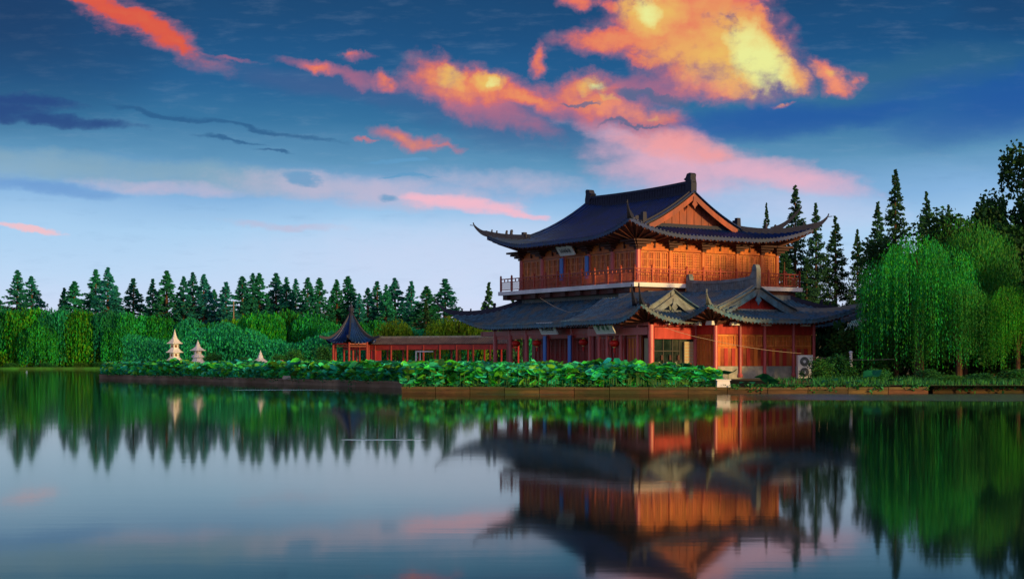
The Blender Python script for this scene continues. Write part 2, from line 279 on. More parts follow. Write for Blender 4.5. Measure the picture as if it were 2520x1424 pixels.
# ------------------------------------------------------------------ mesh helpers
class MB:
    def __init__(s): s.v = []; s.f = []
    def add(s, vs, fs):
        o = len(s.v); s.v.extend(vs); s.f.extend([tuple(i + o for i in f) for f in fs]); return s
    def quad(s, a, b, c, d): return s.add([a, b, c, d], [(0, 1, 2, 3)])
    def box(s, x0, x1, y0, y1, z0, z1, top=None):
        i = top or 0.0
        return s.add([(x0, y0, z0), (x1, y0, z0), (x1, y1, z0), (x0, y1, z0), (x0 + i, y0 + i, z1), (x1 - i, y0 + i, z1), (x1 - i, y1 - i, z1), (x0 + i, y1 - i, z1)],
                     [(0, 3, 2, 1), (4, 5, 6, 7), (0, 1, 5, 4), (1, 2, 6, 5), (2, 3, 7, 6), (3, 0, 4, 7)])
    def bar(s, a, b, w, h=None):
        """box-section bar between two points, h measured upward"""
        h = h or w; a = Vector(a); b = Vector(b); d = (b - a)
        if d.length < 1e-6: return s
        d.normalize(); up = Vector((0, 0, 1))
        if abs(d.z) > 0.95: up = Vector((0, 1, 0))
        sd_ = d.cross(up).normalized(); u = sd_.cross(d).normalized()
        vs = []
        for p in (a, b):
            for i, j in ((-1, -1), (1, -1), (1, 1), (-1, 1)): vs.append(tuple(p + sd_ * (i * w / 2) + u * (j * h / 2)))
        return s.add(vs, [(0, 3, 2, 1), (4, 5, 6, 7), (0, 1, 5, 4), (1, 2, 6, 5), (2, 3, 7, 6), (3, 0, 4, 7)])
    def tube(s, pts, r, n=8, caps=True):
        pts = [Vector(p) for p in pts]; rs = r if isinstance(r, (list, tuple)) else [r] * len(pts)
        vs = []; fs = []
        for i, p in enumerate(pts):
            d = (pts[min(i + 1, len(pts) - 1)] - pts[max(i - 1, 0)]).normalized()
            up = Vector((0, 0, 1)) if abs(d.z) < 0.9 else Vector((0, 1, 0))
            a = d.cross(up).normalized(); b = a.cross(d).normalized()
            for k in range(n):
                t = 2 * math.pi * k / n; vs.append(tuple(p + a * (math.cos(t) * rs[i]) + b * (math.sin(t) * rs[i])))
        for i in range(len(pts) - 1):
            for k in range(n): fs.append((i * n + k, i * n + (k + 1) % n, (i + 1) * n + (k + 1) % n, (i + 1) * n + k))
        if caps: fs.append(tuple(range(n - 1, -1, -1))); fs.append(tuple((len(pts) - 1) * n + k for k in range(n)))
        return s.add(vs, fs)
    def sweep(s, pts, ws, hs):
        """rectangular ridge along a polyline; bottom of the section at the points"""
        pts = [Vector(p) for p in pts]; n = len(pts); vs = []; fs = []
        if not isinstance(ws, (list, tuple)): ws = [ws] * n
        if not isinstance(hs, (list, tuple)): hs = [hs] * n
        for i, p in enumerate(pts):
            d = (pts[min(i + 1, n - 1)] - pts[max(i - 1, 0)]); d.z = 0
            if d.length < 1e-6: d = Vector((0, 1, 0))
            d.normalize(); a = Vector((d.y, -d.x, 0)) * (ws[i] / 2); u = Vector((0, 0, hs[i]))
            vs += [tuple(p - a - Vector((0, 0, .1))), tuple(p + a - Vector((0, 0, .1))), tuple(p + a * .8 + u), tuple(p - a * .8 + u)]
        for i in range(n - 1):
            for k in range(4): fs.append((i * 4 + k, i * 4 + (k + 1) % 4, (i + 1) * 4 + (k + 1) % 4, (i + 1) * 4 + k))
        fs.append((3, 2, 1, 0)); fs.append(tuple((n - 1) * 4 + k for k in range(4)))
        return s.add(vs, fs)
    def extrude(s, outline, fn, w):
        """outline of (a, b) pairs mapped by fn(a, b, side)"""
        n = len(outline)
        vs = [fn(a, b, -w / 2) for a, b in outline] + [fn(a, b, w / 2) for a, b in outline]
        fs = [tuple(range(n - 1, -1, -1)), tuple(range(n, 2 * n))] + [(i, (i + 1) % n, n + (i + 1) % n, n + i) for i in range(n)]
        return s.add(vs, fs)
    def lathe(s, c, prof, n=8, rot=0.0):
        vs = []; fs = []
        for r, z in prof:
            for k in range(n):
                t = 2 * math.pi * (k + .5) / n + rot; vs.append((c[0] + r * math.cos(t), c[1] + r * math.sin(t), c[2] + z))
        m = len(prof)
        for i in range(m - 1):
            for k in range(n): fs.append((i * n + k, i * n + (k + 1) % n, (i + 1) * n + (k + 1) % n, (i + 1) * n + k))
        fs.append(tuple(range(n - 1, -1, -1))); fs.append(tuple((m - 1) * n + k for k in range(n)))
        return s.add(vs, fs)
    def build(s, name, m, parent=None, org=(0, 0, 0), smooth=False):
        me = bpy.data.meshes.new(name)
        if parent is not None and 'org' in ORG.get(parent.name, {}): org = ORG[parent.name]['org']
        vs = [(v[0] - org[0], v[1] - org[1], v[2] - org[2]) for v in s.v] if any(org) else s.v
        me.from_pydata([tuple(v) for v in vs], [], s.f); me.update()
        if smooth: me.polygons.foreach_set('use_smooth', [True] * len(me.polygons))
        me.materials.append(m)
        o = bpy.data.objects.new(name, me); col.objects.link(o)
        if parent is not None: o.parent = parent; ORG[o.name] = {'org': org}
        return o
ORG = {}
def tag(o, label=None, cat=None, group=None, kind=None):
    if label: o['label'] = label
    if cat: o['category'] = cat
    if group: o['group'] = group
    if kind: o['kind'] = kind
    return o
def thing(name, label, cat, loc, rz=0.0, group=None, frame=False):
    """Empty at a thing's base; frame=True: loc is given in the hall's own axes and children too"""
    o = bpy.data.objects.new(name, None); col.objects.link(o); o.empty_display_size = 0.3
    if frame:
        o.location = FR @ Vector(loc); o.rotation_euler = (0, 0, FANG); ORG[o.name] = {'org': tuple(loc)}
    else:
        o.location = loc; o.rotation_euler = (0, 0, rz)
    return tag(o, label, cat, group)
def at(px, py, d): return Vector(((px - 1260) * d / F, d, CAMZ - (py - HOR) * d / F))
def gx(px, d): return (px - 1260) * d / F
def copy_tree(o, parent=None):
    c = o.copy(); col.objects.link(c); c.parent = parent
    for ch in [x for x in bpy.data.objects if x.parent == o]: copy_tree(ch, c)
    return c
# hall frame: local x runs along the lit gable side, local y along the shaded long side
EA = Vector((-0.534, 0.8455, 0)).normalized(); FANG = math.atan2(-EA.x, EA.y)
FR = Matrix.Translation((8.16, 100.0, 0)) @ Matrix.Rotation(FANG, 4, 'Z')

# ------------------------------------------------------------------ curved roofs
class Roof:
    """curved hip (w) or hip-and-gable roof on an eave rectangle; ridge along y"""
    def __init__(s, x0, x1, y0, y1, ze, H, k, L, lift, flare, w=None, gi=None, ov=0.6, back=True, D=None, sides='WSEN', sp=0.30, gin=None):
        s.gin = gin or gi
        s.x0, s.x1, s.y0, s.y1, s.ze, s.H, s.k, s.L, s.lift, s.flare = x0, x1, y0, y1, ze, H, k, L, lift, flare
        s.w = w; s.gi = gi; s.ov = ov; s.back = back; s.D = w or (x1 - x0) / 2; s.sides = sides; s.sp = sp
    def g_at(s, y): return s.gi if y < (s.y0 + s.y1) / 2 else s.gin
    def h(s, d): return s.ze + s.H * (max(0.0, d) / s.D) ** s.k
    def lf(s, c): return max(0.0, 1 - c / s.L)
    def P(s, side, d, a):
        """side W/E: a = y ; side S/N: a = x ; d = distance in from the eave"""
        if side in 'WE':
            cs = a - s.y0; cn = s.y1 - a
        else:
            cs = a - s.x0; cn = s.x1 - a
        if side in 'WE' and not s.back: cn = 99
        c = max(0.0, min(cs, cn)); g = s.lf(c)
        z = s.h(d) + s.lift * g ** 2.3
        e = s.flare * g ** 2.5 * max(0.0, 1 - d / (s.D * .8))
        sg = 0
        if g > 0: sg = -1 if cs < cn else 1
        if side == 'W': return (s.x0 + d - e, a + sg * e, z)
        if side == 'E': return (s.x1 - d + e, a + sg * e, z)
        if side == 'S': return (a + sg * e, s.y0 + d - e, z)
        return (a + sg * e, s.y1 - d + e, z)
    def columns(s, side):
        """(a, d_from, d_to) for each tile column"""
        out = []
        if side in 'WE':
            lo, hi = s.y0, s.y1
        else: lo, hi = s.x0, s.x1
        n = max(2, int(round((hi - lo) / s.sp)))
        for i in range(n + 1):
            a = lo + (hi - lo) * i / n
            cs = a - lo; cn = hi - a
            if side in 'WE' and not s.back: cn = 99
            c = min(cs, cn)
            if s.w: dm = min(c, s.w)
            elif side in 'WE': dm = s.D if c >= s.g_at(a) - 1e-6 else c
            else: dm = min(c, (s.gi if side == 'S' else s.gin) + 0.05)
            out.append((a, 0.0, dm))
        return out
    def surface(s, m, parent, name='tiled_roof', ribr=0.075, seg=9):
        b = MB()
        def strip(c1, c2, side):
            vs = []; fs = []
            for (a, d0, d1) in (c1, c2):
                for j in range(seg + 1): vs.append(s.P(side, d0 + (d1 - d0) * j / seg, a))
            for j in range(seg): fs.append((j, seg + 1 + j, seg + 2 + j, j + 1))
            b.add(vs, fs)
        def rib(a, d0, d1, side):
            if d1 - d0 < 0.25: return
            vs = []; fs = []
            t = (0, 1, 0) if side in 'WE' else (1, 0, 0)
            for j in range(seg + 1):
                p = Vector(s.P(side, d0 + (d1 - d0) * j / seg - (0.06 if j == 0 else 0), a))
                if j == 0: p.z = s.P(side, 0, a)[2]
                for q, r in ((-1, 0.0), (-.6, .9), (.6, .9), (1, 0.0)): vs.append((p.x + t[0] * q * ribr, p.y + t[1] * q * ribr, p.z + r * ribr))
            for j in range(seg):
                for q in range(3): fs.append((j * 4 + q, j * 4 + q + 1, (j + 1) * 4 + q + 1, (j + 1) * 4 + q))
            fs.append((0, 1, 2, 3)); b.add(vs, fs)
        for side in s.sides:
            if side == 'N' and not s.back: continue
            cs = s.columns(side)
            for i in range(len(cs) - 1):
                c1, c2 = cs[i], cs[i + 1]
                if s.gi and side in 'WE' and abs(c1[2] - c2[2]) > s.sp * 1.6:      # step at the gable
                    g_ = s.g_at(c1[0]); a_m = s.y0 + g_ if c1[0] < (s.y0 + s.y1) / 2 else s.y1 - g_
                    lo, hi = (c1, (a_m, 0, g_)) if c1[2] < c2[2] else ((a_m, 0, g_), c2)
                    strip(lo, hi, side)
                    if c1[2] < c2[2]: strip((a_m, 0, s.D), c2, side)
                    else: strip(c1, (a_m, 0, s.D), side)
                else: strip(c1, c2, side)
            for a, d0, d1 in cs: rib(a, d0, d1, side)
            if s.gi and side in 'WE':                                               # verge overhang
                ends = [(s.y0 + s.gi, s.y0 + s.gi - s.ov, s.gi)] + ([(s.y1 - s.gin, s.y1 - s.gin + s.ov, s.gin)] if s.back else [])
                for ya, yb, g_ in ends:
                    strip((ya, g_ - s.ov, s.D), (yb, g_ - s.ov, s.D), side)
                    rib((ya + yb) / 2, g_ - s.ov, s.D, side); rib(yb, g_ - s.ov, s.D, side)
        # eave band below the tile edge
        for side in s.sides:
            if side == 'N' and not s.back: continue
            cs = s.columns(side)
            for i in range(len(cs) - 1):
                p = Vector(s.P(side, 0, cs[i][0])); q = Vector(s.P(side, 0, cs[i + 1][0]))
                b.quad(tuple(p), tuple(q), (q.x, q.y, q.z - .20), (p.x, p.y, p.z - .20))
                m_ = (p + q) / 2                                                    # hanging drip tile
                b.add([tuple(p + (q - p) * .25 - Vector((0, 0, .20))), tuple(p + (q - p) * .75 - Vector((0, 0, .20))), (m_.x, m_.y, m_.z - .29)], [(0, 1, 2)])
        return b.build(name, m, parent)
    def eave(s, m, parent, inset, zin, name='soffit', drop=0.21):
        b = MB()
        for side in s.sides:
            if side == 'N' and not s.back: continue
            cs = s.columns(side)
            def inner(a):
                if side in 'WE':
                    a2 = min(max(a, s.y0 + inset), s.y1 - (inset if s.back else 0)); return (s.x0 + inset if side == 'W' else s.x1 - inset, a2, zin)
                a2 = min(max(a, s.x0 + inset), s.x1 - inset); return (a2, s.y0 + inset if side == 'S' else s.y1 - inset, zin)
            for i in range(len(cs) - 1):
                p = s.P(side, 0.03, cs[i][0]); q = s.P(side, 0.03, cs[i + 1][0]); u = inner(cs[i][0]); v = inner(cs[i + 1][0])
                p = (p[0], p[1], p[2] - drop); q = (q[0], q[1], q[2] - drop)
                b.add([p, q, v, u], [(0, 1, 2, 3)] if u != v else [(0, 1, 2)])
                if i % 2 == 0: b.bar((p[0], p[1], p[2] - .05), (u[0], u[1], u[2] - .05), .10, .10)
        return b.build(name, m, parent)
    def corners(s):
        out = [('W', s.y0), ('E', s.y0)]
        if s.back: out += [('W', s.y1), ('E', s.y1)]
        return out
    def hip_pts(s, side, yc, n=9, dmax=None):
        dm = dmax or s.w or (s.gi if yc == s.y0 else s.gin); out = []
        for j in range(n + 1):
            d = dm * (1 - j / n)
            a = yc + d if yc == s.y0 else yc - d
            out.append(Vector(s.P(side, d, a)))
        return out
    def hips(s, m, parent, horn=1.2, rise=1.0, wd=0.30, ht=0.34, figs=True, which=None):
        for i, (side, yc) in enumerate(s.corners()):
            if which is not None and i not in which: continue
            pts = s.hip_pts(side, yc)
            dx = -1 if side == 'W' else 1; dy = -1 if yc == s.y0 else 1
            b = MB(); n = len(pts)
            hs = [ht] * n
            # the hip ridge stops short of the corner in a step, then a slimmer ridge runs on into the horn
            b.sweep([p for p in pts], wd, hs)
            e = pts[-1]; hp = []; N_ = 8
            for j in range(N_ + 1):
                t = j / N_; hp.append(e + Vector((dx * horn * .7071 * t, dy * horn * .7071 * t, rise * t ** 1.7 + .02)))
            b.sweep(hp, [wd * (1 - .75 * j / N_) for j in range(N_ + 1)], [ht * (1 - .72 * j / N_) for j in range(N_ + 1)])
            tip = hp[-1]; b.bar(tip, tip + Vector((dx * .05, dy * .05, .22)), .06)
            b.bar(tip, tip + Vector((dx * .22, dy * .22, .04)), .05)
            if figs:
                for t, sz in ((.50, .30), (.56, .24), (.78, .16), (.93, .16)):
                    q = pts[int(t * (n - 1))] + Vector((0, 0, ht)); b.box(q.x - sz * .3, q.x + sz * .3, q.y - sz * .3, q.y + sz * .3, q.z - .02, q.z + sz, top=sz * .12)
                    b.box(q.x - sz * .15, q.x + sz * .45, q.y - sz * .15, q.y + sz * .15, q.z + sz * .55, q.z + sz * 1.15, top=.02)
            o = b.build('hip_ridge', m, parent)
    def ridge(s, m, parent, ht=0.75, wd=0.34, orn=0.9, ends='SN', sag=0.12):
        xc = (s.x0 + s.x1) / 2; zr = s.ze + s.H; ya = s.y0 + s.gi - s.ov; yb = s.y1 - s.gin + s.ov
        b = MB(); n = 14
        pts = [(xc, ya + (yb - ya) * j / n, zr - .05 + sag * (2 * j / n - 1) ** 2) for j in range(n + 1)]
        b.sweep(pts, wd, ht); r = b.build('main_ridge', m, parent)
        b2 = MB(); b2.sweep([(p[0], p[1], p[2] + ht) for p in pts], wd * 1.25, .09)
        for j in range(1, 3 * n): t = j / (3 * n); y = ya + (yb - ya) * t; z = zr - .05 + sag * (2 * t - 1) ** 2; b2.box(xc - wd * .56, xc + wd * .56, y - .03, y + .03, z + .1, z + ht - .02)
        b2.build('ridge_capping', m, r)
        out = [(0.0, -.15), (-.02, .7), (.10, 1.15), (.05, 1.5), (.25, 1.62), (.62, 1.55), (.78, 1.25), (1.05, 1.12), (.80, .95), (.95, .72), (.72, .55), (.70, -.15)]
        for e in ends:
            y_, sgn = (ya, 1) if e == 'S' else (yb, -1)
            bo = MB(); k = orn
            bo.extrude([(a * k, c * k) for a, c in out], lambda a, c, w_, y_=y_, sgn=sgn: (xc + w_, y_ + sgn * a, zr + sag + c), wd * 1.35)
            bo.build('ridge_ornament', m, r)
        return r
    def gable(s, wall_m, board_m, ridge_m, parent, ends='SN', figs=True, base=0.35, vr=0.30):
        xc = (s.x0 + s.x1) / 2
        for e in ends:
            gi = s.gi if e == 'S' else s.gin; yg = s.y0 + gi if e == 'S' else s.y1 - gi; sg = -1 if e == 'S' else 1; yv = yg + sg * s.ov
            ds = [gi + (s.D - gi) * j / 8 for j in range(9)]
            L = [(s.x0 + d, s.h(d)) for d in ds]; R = [(s.x1 - d, s.h(d)) for d in ds[::-1]]
            prof = L + R[1:]
            b = MB(); zb = s.h(gi) - .3
            vs = [(x, yg, z - .03) for x, z in prof] + [(prof[-1][0], yg, zb), (prof[0][0], yg, zb)]
            b.add(vs, [tuple(range(len(vs)))])
            for j in range(1, 12):
                x = prof[0][0] + (prof[-1][0] - prof[0][0]) * j / 12; d = min(x - s.x0, s.x1 - x); b.box(x - .03, x + .03, yg + sg * .04 if sg < 0 else yg, yg if sg < 0 else yg + .04, zb, s.h(d) - .05)
            g = b.build('gable_wall', wall_m, parent)
            bb = MB()
            for seq in (L, R[::-1]):
                for (xa, za), (xb, zb2) in zip(seq[:-1], seq[1:]):
                    hgt = .42
                    y0_, y1_ = yv - .04, yv + .04
                    bb.add([(xa, y0_, za - hgt), (xb, y0_, zb2 - hgt), (xb, y0_, zb2 - .02), (xa, y0_, za - .02), (xa, y1_, za - hgt), (xb, y1_, zb2 - hgt), (xb, y1_, zb2 - .02), (xa, y1_, za - .02)],
                           [(0, 1, 2, 3), (7, 6, 5, 4), (0, 4, 5, 1), (3, 2, 6, 7)])
            bb.build('barge_board', board_m, g)
            pb = MB(); zt = s.ze + s.H   # hanging pendant (a fish-shaped board) under the apex
            pb.extrude([(-.10, -.3), (-.16, -.75), (-.30, -.95), (-.10, -1.15), (0, -1.35), (.10, -1.15), (.30, -.95), (.16, -.75), (.10, -.3)], lambda a, c, w_, yv=yv, sg=sg: (xc + a * .8, yv + sg * .08 + w_, zt + c * .8), .06)
            pb.build('gable_pendant', board_m, g)
            kb = MB(); kb.box(prof[0][0] + .1, prof[-1][0] - .1, min(yg, yg + sg * .30), max(yg, yg + sg * .30), zb + .1, zb + .1 + base); kb.build('gable_foot_tiles', ridge_m, g)
            for sd_, dd in (('W', 1), ('E', -1)):
                rb = MB(); n = 9; pts = []
                for j in range(n + 1):
                    d = s.D - (s.D - gi + .25) * j / n; x = s.x0 + d if sd_ == 'W' else s.x1 - d
                    pts.append((x, yv - sg * .25, s.h(d) + .03))
                rb.sweep(pts, .26, vr)
                p = pts[-1]
                if figs: rb.box(p[0] - .17, p[0] + .17, p[1] - .17, p[1] + .17, p[2], p[2] + .85, top=.03); rb.box(p[0] - .13, p[0] + .13, p[1] + sg * .1, p[1] - sg * .4 if sg > 0 else p[1] + .4, p[2] + .45, p[2] + .7)
                rb.build('verge_ridge', ridge_m, g)

# ------------------------------------------------------------------ facade pieces
def lattice(b, side, c, a0, a1, z0, z1, out, nx, nz, t=.035, fr=.07):
    """lattice grid standing off plane c. side 'W': plane x=c, runs along y. side 'S': plane y=c, runs along x"""
    def bx(p0, p1, q0, q1, th):
        if side == 'W': b.box(c - out - th, c - out, p0, p1, q0, q1)
        else: b.box(p0, p1, c - out - th, c - out, q0, q1)
    bx(a0, a0 + fr, z0, z1, .06); bx(a1 - fr, a1, z0, z1, .06); bx(a0 + fr, a1 - fr, z0, z0 + fr, .058); bx(a0 + fr, a1 - fr, z1 - fr, z1, .058)
    for i in range(1, nx):
        x = a0 + (a1 - a0) * i / nx; bx(x - t / 2, x + t / 2, z0 + fr, z1 - fr, .035)
    for j in range(1, nz):
        z = z0 + (z1 - z0) * j / nz; bx(a0 + fr, a1 - fr, z - t / 2, z + t / 2, .030)
def column(root, x, y, z0, z1, r, m, name='column'):
    b = MB(); b.tube([(x, y, z0), (x, y, z1)], r, 12); b.lathe((x, y, z0 - .05), [(r * 1.5, 0), (r * 1.6, .12), (r * 1.25, .22), (r, .24)], 12)
    return b.build(name, m, root)
def bracket(root, side, c, a, z0, z1, reach, m, s=1.0):
    b = MB(); n = 4
    for j in range(n):
        za = z0 + (z1 - z0) * j / n; zb = z0 + (z1 - z0) * (j + .8) / n; hw = (.16 + .20 * j) * s; rc = reach * (j + 1) / n
        if side == 'W': b.box(c - rc, c + .05, a - hw, a + hw, za, zb); b.box(c - rc * .6, c + .04, a - hw * .5, a + hw * .5, zb, zb + (z1 - z0) * .05)
        else: b.box(a - hw, a + hw, c - rc, c + .05, za, zb)
    return b.build('bracket_set', m, root)
def glyph(b, fn, cx, cz, s, seed):
    """a blurred brush character: a few strokes in an s-sized square"""
    rnd = random.Random(seed)
    st = [(-.4, .3, .4, .3), (0, .45, 0, -.45), (-.35, 0, .35, 0), (-.1, .1, -.4, -.4), (.1, .1, .4, -.4), (-.35, -.2, .3, -.25), (.25, .4, .25, .0), (-.3, .4, -.3, -.1)]
    for q in rnd.sample(st, 5):
        a = (cx + q[0] * s, cz + q[1] * s); c = (cx + q[2] * s, cz + q[3] * s); d = math.hypot(c[0] - a[0], c[1] - a[1]) or 1; nx, nz = -(c[1] - a[1]) / d * s * .07, (c[0] - a[0]) / d * s * .07
        b.add([fn(a[0] - nx, a[1] - nz), fn(c[0] - nx, c[1] - nz), fn(c[0] + nx, c[1] + nz), fn(a[0] + nx, a[1] + nz)], [(0, 1, 2, 3), (3, 2, 1, 0)])
def plaque(label, q, p, z, w, h, tilt, lean, n, ink, seed):
    """board hanging under an eave on the long side, leaning out at its top"""
    root = thing('name_board', label, 'sign', (q, p, z), frame=True, group='hanging name boards')
    def fn(a, c, off=0.0): return (q - (c + h / 2) * math.sin(lean) - off * math.cos(lean), p - a, z + (c + h / 2) * math.cos(lean) - off * math.sin(lean))
    b = MB(); vs = [fn(a, c, o) for o in (0, .06) for a, c in ((-w / 2, -h / 2), (w / 2, -h / 2), (w / 2, h / 2), (-w / 2, h / 2))]
    b.add(vs, [(3, 2, 1, 0), (4, 5, 6, 7), (0, 1, 5, 4), (1, 2, 6, 5), (2, 3, 7, 6), (3, 0, 4, 7)]); b.build('board', SIGNW, root)
    fb = MB()
    for a0, c0, a1, c1 in ((-w / 2, h / 2, w / 2, h / 2), (-w / 2, -h / 2, w / 2, -h / 2), (-w / 2, -h / 2, -w / 2, h / 2), (w / 2, -h / 2, w / 2, h / 2)): fb.bar(fn(a0, c0, .04), fn(a1, c1, .04), .07)
    fb.build('frame', SIGNW, root)
    g = MB()
    for i in range(n): glyph(g, lambda a, c: fn(a, c, .072), -w * .36 + w * .72 * (i + .5) / n, 0, h * .52, seed + i)
    g.build('lettering', ink, root)
    return root

# ================================================================== MAIN HALL
ZD = 6.76
hall = thing('pavilion_hall', 'large two-storey Chinese hall with dark swept roof, orange upper storey and white-edged balcony', 'hall', (6, 7, .75), frame=True)
WX, WY = 11.9, 13.95
ur = Roof(-2.0, 13.2, -1.85, 15.0, 9.86, 3.18, 1.75, 5.4, .95, 0.2, gi=3.8, gin=2.1, ov=.75, sp=.30)
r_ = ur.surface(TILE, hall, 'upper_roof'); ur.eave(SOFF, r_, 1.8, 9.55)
ur.hips(RIDGE, r_, horn=.95, rise=.72); ur.ridge(RIDGE, r_, ht=.72, orn=.78)
ur.gable(GWOOD, GWOOD, RIDGE, r_)
# the second, upper horn beside the far right corner
b = MB(); e = Vector(ur.P('E', 1.9, ur.y0 + 1.9)) + Vector((0, 0, .1)); hp = [e + Vector((1.5 * t, -1.5 * t, .45 * t + 1.25 * t ** 2)) for t in [j / 7 for j in range(8)]]
b.sweep(hp, [.24 * (1 - .1 * j) for j in range(8)], [.34 * (1 - .11 * j) for j in range(8)]); b.build('corner_horn', RIDGE, r_)
# upper storey
colsW = [0, 2.75, 5.45, 8.5, 11.2, WY]; colsS = [0, 2.6, 5.35, 8.3, 10.5, WX]
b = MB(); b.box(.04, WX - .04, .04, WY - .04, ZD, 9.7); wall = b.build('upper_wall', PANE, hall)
for side, cs in (('W', colsW), ('S', colsS)):
    for i in range(len(cs) - 1):
        a0, a1 = cs[i] + .17, cs[i + 1] - .17
        if i == 0: a0 = cs[i] + .2
        b = MB(); npan = 4 if a1 - a0 > 1.8 else 2
        for k in range(npan):
            p0 = a0 + (a1 - a0) * k / npan + .01; p1 = a0 + (a1 - a0) * (k + 1) / npan - .01
            nx, nz = (3, 9) if (side == 'S' and i in (1, 2, 3, 4)) else (3, 3)
            lattice(b, side, 0.04, p0, p1, 7.35, 8.88, .0, nx, nz, t=.045)
            lattice(b, side, 0.04, p0, p1, 6.78, 7.30, .0, 1, 1)
        b.build('lattice_window', LATT, hall)
        b = MB()
        if side == 'W': b.box(-.03, .04, cs[i] + .17, cs[i + 1] - .17, 8.95, 9.60); b.box(-.10, -.03, cs[i] + .17, cs[i + 1] - .17, 8.93, 9.06); b.box(-.08, -.03, cs[i] + .5, cs[i + 1] - .5, 9.28, 9.36)
        else: b.box(cs[i] + .17, cs[i + 1] - .17, -.03, .04, 8.95, 9.60); b.box(cs[i] + .17, cs[i + 1] - .17, -.10, -.03, 8.93, 9.06); b.box(cs[i] + .5, cs[i + 1] - .5, -.08, -.03, 9.28, 9.36)
        b.build('lintel_board', WOOD, hall)
    for i, a in enumerate(cs):
        if side == 'S' and i == 0: continue
        x, y = (0, a) if side == 'W' else (a, 0)
        column(hall, x, y, ZD, 9.6, .17, COLM if side == 'W' else WOOD)  # shaded side rose, lit side orange: light difference put into the colour
    for i, a in enumerate(cs):
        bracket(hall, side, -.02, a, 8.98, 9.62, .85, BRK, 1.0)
        if i < len(cs) - 1:
            b = MB(); m_ = (a + cs[i + 1]) / 2
            if side == 'W': b.box(-.13, -.03, m_ - .05, m_ + .05, 9.1, 9.6)
            else: b.box(m_ - .05, m_ + .05, -.13, -.03, 9.1, 9.6)
            b.build('short_strut', BRK, hall)
for a in (5.45, 8.5):
    b = MB(); b.box(-.26, -.19, a - .19, a + .19, 7.3, 8.85); b.build('couplet_board', BLUE, hall)
# balcony slab and railing
B = 1.25
b = MB(); b.box(-B, WX + B, -B, WY + B, ZD - .27, ZD); b.build('balcony_slab', WHITE, hall)
b = MB(); b.box(-B + .35, WX + B - .35, -B + .35, WY + B - .35, 6.15, ZD - .272); b.build('floor_beam_band', SOFF, hall)
for i in range(9):
    p = -B + .9 + i * 1.85; b = MB(); b.box(-B + .12, -B + .34, p - .28, p + .28, 6.15, 6.47); b.build('slab_bracket', BRK, hall)
def railing(root, pts, z, m, spacing=1.45, h=.92, gap=.13):
    posts = []
    for (a, c) in zip(pts[:-1], pts[1:]):
        a = Vector((*a, 0)); c = Vector((*c, 0)); L = (c - a).length; n = max(1, round(L / spacing)); b = MB()
        for j in range(n):
            p = a + (c - a) * j / n; q = a + (c - a) * (j + 1) / n; d = (q - p).normalized()
            p2 = p + d * .06; q2 = q - d * .06
            for zz, t in ((h - .03, .07), (h - .24, .04), (.10, .05)): b.bar((p2.x, p2.y, z + zz), (q2.x, q2.y, z + zz), t, t)
            k = int((q2 - p2).length / gap)
            for i in range(1, k): r = p2 + (q2 - p2) * i / k; b.bar((r.x, r.y, z + .12), (r.x, r.y, z + h - .26), .03)
            k = 3
            for i in range(1, k): r = p2 + (q2 - p2) * i / k; b.bar((r.x, r.y, z + h - .22), (r.x, r.y, z + h - .06), .06)
            posts.append(p)
        posts.append(c); b.build('railing', m, root)
    for p in posts:
        b = MB(); b.box(p.x - .055, p.x + .055, p.y - .055, p.y + .055, z, z + h + .10); b.lathe((p.x, p.y, z + h + .1), [(.05, 0), (.08, .05), (.03, .14)], 6); b.build('railing_post', m, root)
railing(hall, [(-B + .15, WY + B - .15), (-B + .15, -B + .15), (WX + B - .15, -B + .15), (WX + B - .15, WY * .4)], ZD, RAILM)
# lower skirt roof
lr = Roof(-3.3, 15.6, -4.2, 17.1, 4.20, 1.75, 1.25, 4.6, 1.0, 0.4, w=3.3, sp=.30, sides='WSEN')
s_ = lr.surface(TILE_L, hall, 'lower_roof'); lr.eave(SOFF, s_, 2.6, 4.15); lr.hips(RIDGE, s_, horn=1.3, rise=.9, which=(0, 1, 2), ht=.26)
b = MB(); b.sweep([(0.1 - .1, -.9, 5.93), (0, 14.4, 5.93)], .3, .3); b.sweep([(0, -.9, 5.93), (12.3, -.9, 5.93)], .3, .3); b.build('skirt_top_ridge', RIDGE_L, s_)
# ground storey: inner wall, porch columns, lintels
b = MB(); b.box(0, 11.9, -.9, 12.6, .7, 6.1); b.build('ground_wall', REDD, hall)
b = MB(); b.box(-3.2, 13.0, -3.5, 17, .30, .86); b.build('plinth', STONE, hall)
gcols = [14.35, 12.3, 10.2, 7.6, 4.6, 2.2]
for p in gcols: column(hall, -2.0, p, .86, 4.0, .15, COLM)
for p in (14.35, 16.5):
    for q in (.5, 3.5, 8.0): column(hall, q, p, .86, 4.0, .14, REDD)
b = MB(); b.box(-2.09, -1.91, -.6, 16.0, 3.55, 3.88); b.box(-2.06, -1.94, -.6, 16, 4.0, 4.3); b.box(-1.9, 12, 16.4, 16.55, 3.55, 3.88); b.build('porch_beam', RED, hall)
b = MB()
for p0, p1 in zip(gcols[1:], gcols[:-1]): b.box(-2.04, -1.96, p0 + .15, p1 - .15, 3.28, 3.36); b.box(-2.03, -1.97, p0 + .15, p1 - .15, 3.38, 3.54)
b.build('fretwork', REDD, hall)
for p in (7.6, 4.6):
    b = MB(); b.box(-2.25, -2.17, p - .17, p + .17, 1.0, 3.45); b.build('couplet_board', BLUE, hall)
dn = 0
